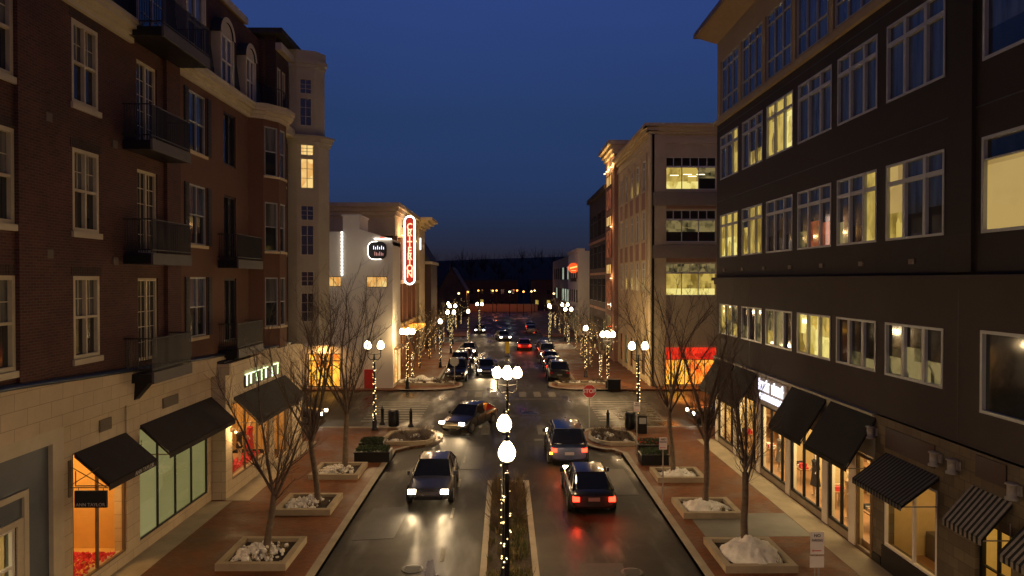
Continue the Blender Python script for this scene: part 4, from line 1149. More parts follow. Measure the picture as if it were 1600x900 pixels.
# ------------------------------------------------------------------ planters with trees
def planter(y0, y1, x0, x1, label, seed, snow):
    o = empty('tree_planter', ((x0 + x1) / 2, (y0 + y1) / 2, 0.13), label, 'planter', 'square stone planters on the pavements')
    b = MB('concrete'); h = 0.35; t = 0.2
    for (a, c, d, e) in ((x0, x1, y0, y0 + t), (x0, x1, y1 - t, y1), (x0, x0 + t, y0 + t, y1 - t), (x1 - t, x1, y0 + t, y1 - t)): b.box(a, c, d, e, 0.12, h)
    b.build('rim', o)
    b = MB('mulch'); b.box(x0 + t, x1 - t, y0 + t, y1 - t, 0.13, h - 0.12); b.build('soil', o)
    cx, cy = (x0 + x1) / 2, (y0 + y1) / 2
    rr = random.Random(seed)
    if snow == 2:
        s = heap(cx + 0.05, cy - .05, h - 0.14, (x1 - x0) / 2 - 0.12, (y1 - y0) / 2 - 0.12, 0.62, seed, 'snow', 'snow', 34, .9, clumps=0)
        tag(s, 'tall heap of old snow filling the planter nearest the striped awnings' if seed == 11 else 'snow in planter', 'snow', 'snow in the planters', 'stuff')
    elif snow == 1:
        s = heap(cx, cy, h - 0.15, (x1 - x0) / 2 - 0.16, (y1 - y0) / 2 - 0.2, 0.33, seed, 'snow', 'snow', 34, 1.0, clumps=0)
        tag(s, 'low patch of snow over the soil of a planter', 'snow', 'snow in the planters', 'stuff')
    if True:
        b = MB('snow')
        for k in range(260 if snow == 0 else 90):
            x = cx - (x1 - x0) * .1 * (snow == 0) + rr.gauss(0, .36 + .3 * (snow > 0)); y = cy - .1 + rr.gauss(0, .3 + .3 * (snow > 0))
            if not (x0 + .27 < x < x1 - .27 and y0 + .27 < y < y1 - .27): continue
            r = (.035 + .07 * rr.random() ** 2) * (1 if snow == 0 else .75)
            if snow and math.hypot((x - cx) / (x1 - x0), (y - cy) / (y1 - y0)) < .27: continue
            n0 = len(b.v); f0 = len(b.f)
            b.ball((0, 0, 0), r); c0 = (x, y, h - 0.1 + rr.random() * .26 * math.exp(-((x - cx) ** 2 + (y - cy) ** 2) * 3)); sx, sy, sz = (rr.uniform(.6, 1.6) for _ in range(3)); an = rr.random() * 6.28
            for q in range(n0, len(b.v)):
                vx, vy, vz = [w * rr.uniform(.75, 1.25) for w in b.v[q]]
                vx *= sx; vy *= sy; vz *= sz * .8
                b.v[q] = (c0[0] + vx * math.cos(an) - vy * math.sin(an), c0[1] + vx * math.sin(an) + vy * math.cos(an), c0[2] + vz)
            for q in range(f0, len(b.f)): b.sm[q] = False
        tag(b.build('snow'), 'crumbled lumps of snow on the planter soil', 'snow', 'snow in the planters', 'stuff')
    b = MB('dry_grass')
    for k in range(9 if snow != 2 else 3):
        x = rr.uniform(x0 + .35, x1 - .35); y = rr.uniform(y0 + .35, y1 - .35)
        for j in range(26):
            a = rr.random() * 6.28; l = .12 + .16 * rr.random(); p = Vector((x, y, h - .12)); q = p + Vector((math.cos(a) * l * .7, math.sin(a) * l * .7, l)); s = Vector((-math.sin(a), math.cos(a), 0)) * .012
            b.face([p - s, p + s, q])
    b.build('dry_plants', o)
planters = []
def from_px(tlx, tly, brx, bry, z=0.46):
    a = G(tlx, tly, z); c = G(brx, bry, z); return a, c
PL = [(-8.85, -6.7, 21.2, 23.5), (-8.75, -6.6, 26.2, 28.3), (-8.75, -6.55, 30.9, 33.1)]
PRt = [(6.65, 8.85, 20.9, 23.3), (6.6, 8.8, 25.7, 27.6), (6.65, 8.8, 30.3, 32.1)]
plab = ['square stone planter with snow lumps beside the frosted shop window', 'square stone planter standing opposite the third brown awning', 'square stone planter beside the black plant box on the café side of the street',
        'square stone planter heaped high with snow near the striped awnings', 'square snow-filled planter between the two parking signs on the shop side', 'square snowy planter beside the black plant boxes near the stop sign']
plab[2] = 'square stone planter just before the black box of evergreens'
for k, (x0, x1, y0, y1) in enumerate(PL): planter(y0, y1, x0, x1, plab[k], 5 + k, 0)
for k, (x0, x1, y0, y1) in enumerate(PRt): planter(y0, y1, x0, x1, plab[3 + k], 11 + k, 2 if k == 0 else 1)

def tree_mesh(seed, H, fork, nst, r0, spread, twn=3, name='tree'):
    """vase shaped bare street tree; returns (trunk MB, crown MB)"""
    rr = random.Random(seed); T = MB('bark'); C = MB('twig')
    def limb(p, d, L, r, lvl, mb, bend=0.12):
        n = 5 if lvl < 2 else (4 if lvl == 2 else 3)
        pts = [p]; rad = [r]; q = Vector(p); dd = Vector(d)
        for k in range(n):
            dd = (dd + Vector((rr.gauss(0, bend), rr.gauss(0, bend), rr.gauss(0, bend * .5) + (0.07 if lvl > 0 else 0)))).normalized()
            q = q + dd * (L / n); pts.append(Vector(q)); rad.append(max(0.004, r * (1 - 0.8 * (k + 1) / n)) if lvl > 0 else r * (1 - 0.25 * (k + 1) / n))
        mb.path(pts, rad, 7 if lvl == 0 else (5 if lvl == 1 else 3))
        return pts, rad, dd
    pts, rad, dd = limb(Vector((0, 0, -0.05)), Vector((rr.gauss(0, .03), rr.gauss(0, .03), 1)), fork, r0, 0, T, 0.035)
    top = pts[-1]
    for i in range(nst):
        a = 6.283 * i / nst + rr.uniform(-.35, .35); sp = spread * rr.uniform(.35, 1.6)
        d = Vector((math.cos(a) * sp, math.sin(a) * sp, 1)).normalized()
        st = top if i % 3 else pts[-2].lerp(top, rr.uniform(0, .9))
        L = (H - fork) * rr.uniform(.75, 1.05)
        lp, lr, ld = limb(st, d, L, r0 * rr.uniform(.26, .52), 1, T, 0.12)
        for j in range(1, len(lp)):
            for m in range(rr.choice((2, 2, 3))):
                a2 = rr.random() * 6.283; b2 = rr.uniform(.45, .9)
                base = (lp[j] - lp[j - 1]).normalized(); o1 = base.orthogonal().normalized(); o2 = base.cross(o1)
                d2 = (base + (o1 * math.cos(a2) + o2 * math.sin(a2)) * b2 + Vector((0, 0, .25))).normalized()
                s2 = lp[j - 1].lerp(lp[j], rr.random())
                p2, r2, _ = limb(s2, d2, L * rr.uniform(.22, .48) * (1.15 - .12 * j), max(.009, lr[j - 1] * .42), 2, C, .16)
                for jj in range(1, len(p2)):
                    for mm in range(twn):
                        a3 = rr.random() * 6.283; bs = (p2[jj] - p2[jj - 1]).normalized(); q1 = bs.orthogonal().normalized(); q2 = bs.cross(q1)
                        d3 = (bs + (q1 * math.cos(a3) + q2 * math.sin(a3)) * rr.uniform(.4, .9) + Vector((0, 0, .2))).normalized()
                        limb(p2[jj - 1].lerp(p2[jj], rr.random()), d3, rr.uniform(.2, .75), .0055, 3, C, .2)
    return T, C
def tree(x, y, z, T, C, label, group='bare trees along the pavements', rz=0.0, s=1.0):
    o = empty('bare_tree', (0, 0, 0), label, 'tree', group)
    T.build('trunk', o); C.build('crown', o)
    o.location = (x, y, z); o.rotation_euler = (0, 0, rz); o.scale = (s, s, s)
    return o
tree(-7.72, 22.4, .2, *tree_mesh(22, 6.8, 2.0, 5, .125, .50), 'bare tree rooted in the snowy planter beside the frosted shop window')
tree(-7.35, 27.3, .2, *tree_mesh(33, 8.4, 2.6, 7, .13, .36), 'bare tree in the planter opposite the third brown awning')
tree(-7.45, 32.3, .2, *tree_mesh(45, 9.0, 2.6, 7, .14, .34), 'bare tree in the planter next to the black box of evergreens')
tree(7.78, 22.5, .2, *tree_mesh(58, 6.4, 2.7, 6, .13, .40), 'bare tree standing in the tall snow heap')
tree(7.75, 26.9, .2, *tree_mesh(69, 7.6, 2.8, 7, .13, .36), 'bare tree in the planter between the parking signs, in front of the lit shop')
tree(7.6, 31.4, .2, *tree_mesh(81, 9.2, 3.0, 8, .13, .32), 'bare tree in the snowy planter behind the black plant boxes')
# small trees at the corner of the far blocks and along the far pavements
T1, C1 = tree_mesh(101, 6.4, 2.2, 6, .10, .42, 2); ft = tree(-8.4, 63, .13, T1, C1, 'bare tree wound with small lights beyond the crossing on the cinema side', 'bare trees beyond the crossing')
T2, C2 = tree_mesh(113, 6.0, 2.0, 6, .10, .5, 2); ft2 = tree(8.6, 63, .13, T2, C2, 'bare tree wound with small lights beyond the crossing on the tan office side', 'bare trees beyond the crossing')
spots = [(-8.6, 70, 'L'), (-8.5, 78, 'L'), (-8.7, 86, 'L'), (-8.4, 94, 'L'), (8.7, 71, 'R'), (8.6, 79, 'R'), (8.8, 87, 'R'), (8.5, 95, 'R'), (-9, 116, 'L'), (9, 116, 'R'), (-9, 126, 'L'), (9, 127, 'R'), (9.1, 140, 'R'), (-9, 140, 'L')]
for k, (x, y, sd) in enumerate(spots):
    o = copy_tree(ft if k % 2 else ft2); o.location = (x, y, .13); o.rotation_euler = (0, 0, k * 1.3)
    order = {'L': ['second', 'third', 'fourth', 'fifth', 'sixth', 'seventh', 'last'], 'R': ['second', 'third', 'fourth', 'fifth', 'sixth', 'seventh', 'last']}[sd]
    n = len([q for q in spots[:k] if q[2] == sd])
    o['label'] = '%s bare tree past the crossing in the row on the %s side' % (order[n], 'cinema' if sd == 'L' else 'tan office')

def string_lights(x, y, z0, z1, r, n, label, bead='bead_glow', seed=1, br=0.022, up=None, crown=0, turns=None):
    rr = random.Random(seed); b = MB(bead)
    for k in range(n):
        t = k / n; a = t * (turns or n * .13) * 6.28 + rr.gauss(0, .7)
        rad = r + .01
        b.octa((x + math.cos(a) * rad, y + math.sin(a) * rad, z0 + (z1 - z0) * t + rr.gauss(0, .06)), br * rr.uniform(.5, 1.35))
    for k in range(crown):
        a = rr.random() * 6.28; rad = rr.random() ** .5 * 1.5; zz = rr.uniform(z1 - .2, z1 + 2.6)
        b.octa((x + math.cos(a) * rad, y + math.sin(a) * rad, zz), br * rr.uniform(.6, 1.1))
    b.use('sign_black')
    pr = None
    for k in range(n * 2):
        t = k / (n * 2); a = t * (turns or n * .13) * 6.28; p = (x + math.cos(a) * (r + .005), y + math.sin(a) * (r + .005), z0 + (z1 - z0) * t)
        if pr: b.tube(pr, p, .005, n=3, caps=False)
        pr = p
    return tag(b.build('string_lights'), label, 'string lights', 'strings of small warm lights')
string_lights(-8.4, 63, .3, 2.4, .11, 40, 'warm lights wound up the first tree beyond the crossing on the cinema side', seed=4, br=.03, crown=40)
string_lights(8.6, 63, .3, 2.2, .11, 40, 'warm lights wound up the first tree beyond the crossing on the tan office side', seed=5, br=.03, crown=26)
for k, (x, y, sd) in enumerate(spots):
    n = len([q for q in spots[:k] if q[2] == sd])
    string_lights(x, y, .3, 2.6, .11, 34, 'warm lights on the %s bare tree of the row on the %s side' % (['second', 'third', 'fourth', 'fifth', 'sixth', 'seventh', 'last'][n], 'cinema' if sd == 'L' else 'tan office'), seed=20 + k, br=.035 if y < 100 else .05, crown=26 if sd == 'L' else 14, bead='bead_dim')

# ------------------------------------------------------------------ street lamps
def lamp_post(x, y, kind, label, energy, ground=0.13, strings=True, seed=0, z=None, ang=0.0, glow=1.0, h=4.42, dim=1.0):
    o = empty('street_lamp', (x, y, ground), label, 'street lamp', 'globe street lamps')
    b = MB('black_metal')
    b.lathe([(.19, 0), (.19, .1), (.14, .16), (.15, .5), (.10, .62), (.085, .75), (.065, .8), (.06, h - .75), (.075, h - .7), (.055, h - .62), (.05, h - .45)], (x, y, ground), 12)
    b.build('post', o)
    heads = {'single': [(0, 0, 0)], 'twin': [(-.38, 0, 0), (.38, 0, 0)], 'quad': [(-.42, 0, 0), (.42, 0, 0), (0, -.42, 0), (0, .42, 0)], 'five': [(-.42, 0, 0), (.42, 0, 0), (0, -.42, 0), (0, .42, 0), (0, 0, .42)]}[kind]
    if kind != 'single':
        a = MB('black_metal')
        for hx, hy, hz in heads:
            if hz: a.tube((x, y, ground + h - .6), (x, y, ground + h + hz - .18), .035); continue
            p = [(x, y, ground + h - .75), (x + hx * .55, y + hy * .55, ground + h - .82), (x + hx, y + hy, ground + h - .62), (x + hx, y + hy, ground + h - .2)]
            a.path(p, [.03, .028, .028, .028], 6)
            a.tube((x, y, ground + h - .5), (x + hx * .95, y + hy * .95, ground + h - .45), .018)
        a.build('arm', o)
    for hx, hy, hz in heads:
        c = (x + hx, y + hy, ground + h + hz)
        g = MB('globe_glow'); g.lathe([(.08, -.17), (.15, -.13), (.2, -.04), (.205, .05), (.18, .14), (.12, .24), (.07, .30)], c, 14); go = g.build('globe', o)
        k = MB('black_metal'); k.lathe([(.05, -.26), (.11, -.22), (.1, -.17), (.09, -.16)], c, 10); k.build('globe_fitting', o); k = MB('black_metal'); k.lathe([(.06, .31), (.08, .33), (.03, .38), (.012, .46)], c, 8); k.build('globe_finial', o)
        lamp('globe_light', 'POINT', energy * .68, (c[0], c[1], c[2] + .03), WARM, go, .12)
        lamp('globe_light_down', 'SPOT', energy * 1.75, (c[0], c[1], c[2] + .03), WARM, go, .12, (0, 0, 0), R(172), blend=.7)
    if strings:
        string_lights(x, y, ground + .15, ground + h - .85, .085, 46, strings if isinstance(strings, str) else 'warm lights wound round the post of the ' + label.split(' with ')[0], seed=seed + 70, br=.02 if y < 30 else .028, turns=7)
    return o
lamp_post(.03, 16.6, 'single', 'single globe street lamp standing lowest in the median planting with a lit post', 260, .12, 'warm lights round the median lamp post that stands in front', 1, h=4.72)
lamp_post(-.04, 19.6, 'single', 'single globe street lamp in the median just behind the first one', 260, .12, 'warm lights round the second median lamp post', 2, h=4.78)
lamp_post(.07, 29.4, 'quad', 'four-globe street lamp at the end of the median by the crossing', 150, .12, 'warm lights round the four-globe lamp post at the median end', 3, h=4.9)
lamp_post(-7.75, 41.2, 'twin', 'twin globe street lamp on the corner between the black bin and the plant boxes', 200, .13, 'warm lights round the twin lamp post near the bin on the brick building side', 4, h=4.95)
lamp_post(7.75, 40.6, 'twin', 'twin globe street lamp on the corner near the stop sign', 200, .13, 'warm lights round the twin lamp post near the stop sign', 5, h=4.95)
lamp_post(-8.0, 56.8, 'quad', 'four-globe street lamp in front of the white restaurant corner', 110, .13, 'warm lights round the four-globe lamp by the white restaurant', 6, h=4.6)
lamp_post(8.35, 56.9, 'quad', 'four-globe street lamp on the corner in front of the tan office building', 170, .13, 'warm lights round the four-globe lamp by the tan office building', 7, h=4.35)
lamp_post(7.3, 63.4, 'single', 'single globe street lamp beside the parked cars past the crossing', 260, .13, 'warm lights round the single lamp beside the row of parked cars', 8, h=4.4)
lamp_post(-6.6, 70.5, 'single', 'single globe street lamp before the cinema beside the parked pickup', 260, .13, 'warm lights round the single lamp in front of the cinema', 9, h=4.6)
lamp_post(-7.2, 8.6, 'twin', 'twin globe lamp on the pavement before the grey painted shopfront', 190, .13, 'lights round the twin lamp post before the grey painted shopfront', 60, h=4.9)
lamp_post(7.4, 8.6, 'twin', 'twin globe lamp on the pavement by the near striped awnings', 190, .13, 'lights round the twin lamp post by the near striped awnings', 61, h=4.9)
far = [(-6.6, 84, 'twin', 4.9, 'twin globe lamp behind the cinema sign on the far pavement'), (-7.3, 96, 'twin', 5.2, 'twin globe lamp at the second crossing on the cinema side'), (-5.0, 93, 'single', 4.6, 'single globe lamp by the second crossing close to the kerb'),
       (-4.2, 112, 'twin', 4.9, 'twin globe lamp past the second crossing on the cinema side'), (5.9, 94, 'single', 5.3, 'single globe lamp at the second crossing on the tan office side'), (8.1, 90, 'twin', 5.0, 'twin globe lamp outside the brown building'),
       (8.6, 101, 'twin', 5.2, 'twin globe lamp at the corner past the brown building'), (6.9, 108, 'single', 4.6, 'single globe lamp on the far corner under the round red sign'), (-9.2, 112, 'single', 5.0, 'single globe lamp on the far corner of the cinema side')]
for k, (x, y, kd, h, lb) in enumerate(far):
    lamp_post(x, y, kd, lb, 150, .13, 'small lights up the ' + lb.replace('twin globe lamp', 'twin lamp').replace('single globe lamp', 'single lamp'), 30 + k, h=h)

# ------------------------------------------------------------------ bollards, bins, signs, plant boxes
def bollard(x, y, label):
    b = MB('black_metal'); b.lathe([(.19, 0), (.19, .06), (.14, .12), (.10, .2), (.09, .85), (.115, .88), (.115, .93), (.07, .98), (.05, 1.04), (.06, 1.08), (.02, 1.13)], (x, y, .13), 14)
    o = b.build('bollard'); tag(o, label, 'bollard', 'black cast bollards on the corners')
p = G(641, 672); bollard(p.x, p.y + .3, 'black bollard on the island side of the bin near the twin lamp')
p = G(596, 668); bollard(p.x, p.y + .3, 'black bollard between the twin lamp post and the bin')
p = G(951, 675); bollard(p.x, p.y + .3, 'black bollard on the rounded kerb corner between the stop sign and the bin')
def bin_(x, y, label):
    o = empty('litter_bin', (x, y, .13), label, 'litter bin', 'black litter bins')
    b = MB('black_metal'); b.lathe([(.28, .04), (.30, .1), (.31, .85), (.27, .88)], (x, y, .13), 18)
    for k in range(18):
        a = k * 6.283 / 18; b.tube((x + .315 * math.cos(a), y + .315 * math.sin(a), .2), (x + .33 * math.cos(a), y + .33 * math.sin(a), 1.0), .014, n=4)
    b.build('body', o)
    b = MB('black_metal'); b.lathe([(.33, .88), (.335, .92), (.3, .98), (.2, 1.03)], (x, y, .13), 18); b.use('galvanized'); b.lathe([(.2, 1.031), (.17, 1.04), (.15, 1.02)], (x, y, .13), 18); b.build('lid', o)
p = G(615, 670); bin_(p.x, p.y, 'round black litter bin between two bollards near the twin lamp on the brick building corner')
p = G(985, 674); bin_(p.x, p.y, 'round black litter bin on the stop sign corner with a pale item on its lid')
p = G(1003, 680); 
def vending(x, y):
    b = MB('black_metal'); b.box(x - .25, x + .25, y - .2, y + .2, .13, 1.15); b.use('frame_gray'); b.box(x - .2, x + .2, y - .22, y - .2, .7, 1.05); tag(b.build('newspaper_box'), 'black newspaper box beside the twin lamp post on the stop sign corner', 'newspaper box')
vending(p.x, p.y)
p = G(959, 611); b = MB('black_metal'); b.box(p.x - .5, p.x + .5, p.y - .3, p.y + .3, .13, .9); b.box(p.x - .55, p.x + .55, p.y - .35, p.y + .35, .9, .97); tag(b.build('utility_box'), 'low black box on the far kerb beside the four-globe lamp', 'utility box')

def stop_sign(x, y, zc, facing, label, post='galvanized'):
    o = empty('stop_sign', (x, y, .13), label, 'stop sign')
    b = MB(post); b.box(x - .03, x + .03, y + .015, y + .055, .1, zc + .3); b.build('post', o)
    s = -1 if facing else 1
    b = MB('sign_white'); r = .40
    def octagon(r, ya, yb, m):
        b.use(m); pts = [(r * math.cos(R(22.5 + 45 * k)), r * math.sin(R(22.5 + 45 * k))) for k in range(8)]
        b.loft([[(x + a, ya, zc + c) for a, c in pts], [(x + a, yb, zc + c) for a, c in pts]], smooth=False)
    if facing:
        octagon(r, y + .012, y, 'sign_white'); octagon(r * .94, y, y - .004, 'sign_red')
    else:
        octagon(r, y + .012, y, 'galvanized')
    f = b.build('sign_face', o)
    if facing:
        text('STOP', .33, (x, y - .008, zc), (R(90), 0, 0), 'sign_white', f, extrude=.002, bold=.008, sx=.95)
    return o
p = G(921, 679, .13); stop_sign(p.x, p.y, 2.62, True, 'red stop sign on a thin post at the crossing, facing the viewer')
b = MB('sign_white'); 
p = G(710, 604, .13); stop_sign(p.x, p.y, 2.2, False, 'back of a grey octagonal sign beside the parked pickup past the crossing')
def park_sign(x, y, zc, label, w=.32, h=.48, txt=None, second=False, rz=0, posts=1):
    o = empty('parking_sign', (x, y, .13), label, 'sign', 'parking signs on posts')
    b = MB('galvanized')
    if posts == 2:
        b.box(x - .06, x - .035, y + .01, y + .04, .1, zc + .1); b.box(x + .035, x + .06, y + .01, y + .04, .1, zc + .1)
    else: b.box(x - .025, x + .025, y + .01, y + .045, .1, zc + h / 2)
    b.build('post', o)
    b = MB('sign_white'); b.box(x - w / 2, x + w / 2, y, y + .009, zc - h / 2, zc + h / 2)
    if second: b.box(x - w / 2 - .01, x + w / 2 + .0, y, y + .009, zc - h / 2 - .33, zc - h / 2 - .05)
    f = b.build('sign_face', o)
    text('NO', .105, (x, y - .004, zc + h * .33), (R(90), 0, 0), 'sign_letter_dark', f, extrude=.002, bold=.003)
    text('PARKING', .085, (x, y - .004, zc + h * .12), (R(90), 0, 0), 'sign_letter_dark', f, extrude=.002, bold=.002, sx=.78)
    g = MB('sign_red'); g.box(x - w * .3, x + w * .3, y - .006, y - .001, zc - h * .36, zc - h * .32); g.face([(x - w * .3 - .03, y - .005, zc - h * .34), (x - w * .3, y - .005, zc - h * .42), (x - w * .3, y - .005, zc - h * .26)]); g.build('arrow', f)
    return o
p = G(1280, 960, .13); park_sign(7.75, 17.2, 2.45, 'parking sign with a second small plate below it, alone on the brick pavement', .34, .56, second=True, posts=2)
p = G(1036, 786, .13); park_sign(p.x, p.y, 2.5, 'parking sign on a post at the kerb in front of the black plant boxes')
p = G(995, 710, .13); park_sign(p.x, p.y, 2.55, 'parking sign on a post at the kerb corner beside the litter bin')
p = WY(793, 556, 82); b = MB('sign_yellow'); 
o = empty('road_marker', (p[0], 82, 0), 'small yellow marker sign standing in the middle of the street past the crossing', 'sign')
b.box(p[0] - .28, p[0] + .28, 81.98, 82.02, .35, 1.7); b.build('sign_face', o); b = MB('black_metal'); b.box(p[0] - .04, p[0] + .04, 82.02, 82.06, 0, 1.5); b.box(p[0] - .3, p[0] + .3, 81.8, 82.25, 0, .08); b.build('base', o)

def plant_box(x, y, w, d, label, seed, flowers=False):
    o = empty('plant_box', (x, y, .13), label, 'plant box', 'black plant boxes')
    b = MB('black_metal'); b.box(x - w / 2, x + w / 2, y - d / 2, y + d / 2, .13, .56); b.box(x - w / 2 - .03, x + w / 2 + .03, y - d / 2 - .03, y + d / 2 + .03, .56, .62); b.build('box', o)
    b = MB('evergreen'); rr = random.Random(seed)
    for k in range(900):
        u = rr.uniform(-1, 1); v = rr.uniform(-1, 1); hz = rr.random() * .16 * (1.1 - .5 * (u * u + v * v) / 2)
        p = Vector((x + u * w * .46, y + v * d * .46, .66 + hz)); a = rr.random() * 6.28; s = .06; q = Vector((math.cos(a), math.sin(a), rr.uniform(0, 1))) * s; c = q.orthogonal().normalized() * s * .5
        if flowers and rr.random() < .12: b.use('flower_red')
        else: b.use('evergreen')
        b.face([p - q, p + c, p + q, p - c])
    b.build('foliage', o)
plant_box(-6.5, 34.3, 1.7, .95, 'black plant box of evergreens beside the kerb bed on the brick building side', 3)
plant_box(7.15, 33.6, 1.3, .9, 'black plant box with dark evergreens at the kerb near the parking sign', 4)
plant_box(7.5, 35.6, 1.5, .9, 'black plant box with a few red flowers on the stop sign side', 5, True)
plant_box(-6.9, 36.1, 1.2, .8, 'black plant box standing just behind the evergreen box on the brick building side', 6)

# corner beds with twiggy shrubs and snow
def bed(pts, label, seed, snowy):
    o = empty('corner_planting_bed', (pts[0][0], pts[0][1], .13), label, 'planting bed', 'raised corner beds with shrubs')
    cx = sum(p[0] for p in pts) / len(pts); cy = sum(p[1] for p in pts) / len(pts)
    b = MB('concrete')
    n = len(pts); inn = [(cx + (x - cx) * .88, cy + (y - cy) * .88) for x, y in pts]
    for i in range(n):
        j = (i + 1) % n; b.prism([pts[i], pts[j], inn[j], inn[i]], .12, .33)
    b.build('rim', o)
    b = MB('mulch'); b.prism(inn, .12, .24); b.build('soil', o)
    rr = random.Random(seed); t = MB('twig'); s = MB('snow')
    for k in range(60):
        u = rr.random() ** .5 * .8; a = rr.random() * 6.28; q = pts[int(a / 6.2832 * n) % n]; x = cx + (q[0] - cx) * u; y = cy + (q[1] - cy) * u
        for j in range(12):
            d = Vector((rr.gauss(0, .5), rr.gauss(0, .5), 1)).normalized(); L = rr.uniform(.25, .6)
            t.path([(x, y, .22), Vector((x, y, .22)) + d * L * .5, Vector((x, y, .22)) + d * L + Vector((rr.gauss(0, .06), rr.gauss(0, .06), 0))], [.008, .006, .003], 3)
    t.build('shrub', o)
    for k in range(snowy):
        s = MB('snow'); a = rr.random() * 6.28; u = rr.random() * .7; q = pts[int(a / 6.2832 * n) % n]; x = cx + (q[0] - cx) * u; y = cy + (q[1] - cy) * u
        for j in range(12): s.ball((x + rr.gauss(0, .22), y + rr.gauss(0, .16), .26), .05 + .08 * rr.random())
        s.build('snow_patch', o)
bed([(-6.9, 37.3), (-5.2, 37.25)] + [(-4.7 + .85 * math.cos(R(t)), 38.9 + 1.6 * math.sin(R(t))) for t in range(-60, 91, 25)] + [(-6.6, 40.0)], 'raised kerbside bed of bare shrubs on the rounded corner below the twin lamp and bin', 5, 3)
bed([(7.2, 37.0), (7.2, 39.6), (6.2, 40.6)] + [(5.9 - 1.25 * math.cos(R(t)), 38.9 + 1.9 * math.sin(R(t))) for t in range(75, -76, -25)], 'raised kerbside bed of twigs and snow on the rounded corner by the stop sign', 6, 7)
bed([(-5.2, 58.4), (-4.4, 58.8), (-4.3, 59.9), (-8.8, 60.2), (-9.0, 58.6)], 'snowy bed on the far corner next to the back of the octagonal sign', 7, 16)
bed([(4.4, 58.4), (9.0, 58.6), (8.8, 60.3), (4.2, 59.8)], 'snowy bed on the far corner behind the stop sign', 8, 12)
# median planting
b = MB('green_grass'); rr = random.Random(9)
for k in range(2600):
    x = rr.uniform(MX0 + .26, MX1 - .26); y = rr.uniform(14, MY1 - .3)
    cl = noise.noise(Vector((x * 1.6, y * 1.0, 2)))
    if cl < -.05: continue
    b.use('dry_grass' if rr.random() < .35 + cl * .5 or y > 27.5 else 'green_grass')
    hh = rr.uniform(.12, .3) + (.5 if y > 27.8 else 0) * rr.random()
    for j in range(5):
        a = rr.random() * 6.28; p0 = Vector((x + rr.gauss(0, .05), y + rr.gauss(0, .05), .12)); q = p0 + Vector((math.cos(a) * hh * .5, math.sin(a) * hh * .5, hh)); s = Vector((-math.sin(a), math.cos(a), 0)) * .012
        b.face([p0 - s, p0 + s, q])
tag(b.build('grass'), 'tufts of green and dry grass in the median bed', 'grass', kind='stuff')
b = MB('twig'); rr = random.Random(19)
for (cx, cy) in ((-.3, 28.3), (.4, 27.6), (.0, 26.6), (-.35, 24.9), (.5, 25.6)):
    for j in range(34):
        d = Vector((rr.gauss(0, .45), rr.gauss(0, .45), 1)).normalized(); L = rr.uniform(.7, 1.5); p0 = Vector((cx, cy, .12))
        b.path([p0, p0 + d * L * .5, p0 + d * L + Vector((rr.gauss(0, .12), rr.gauss(0, .12), -.1))], [.009, .007, .003], 3)
tag(b.build('undergrowth'), 'bare arching stems in the median bed around the lamp', 'shrubs', kind='stuff')
s = heap(.25, 17.0, .1, .75, 1.2, .42, 31, 'snow', 'snow', 34, 1.0); tag(s, 'dirty snow bank round the foot of the lowest median lamp', 'snow', kind='stuff')
s = heap(7.0, 90, .1, 2.2, 1.6, .8, 32, 'snow', 'snow', 20, 1.0); tag(s, 'snow bank on the pavement past the parked cars', 'snow', kind='stuff')
s = heap(-7.6, 60.9, .1, 2.0, .8, .5, 33, 'snow', 'snow', 20, 1.0); tag(s, 'snow bank behind the far corner bed on the cinema side', 'snow', kind='stuff')

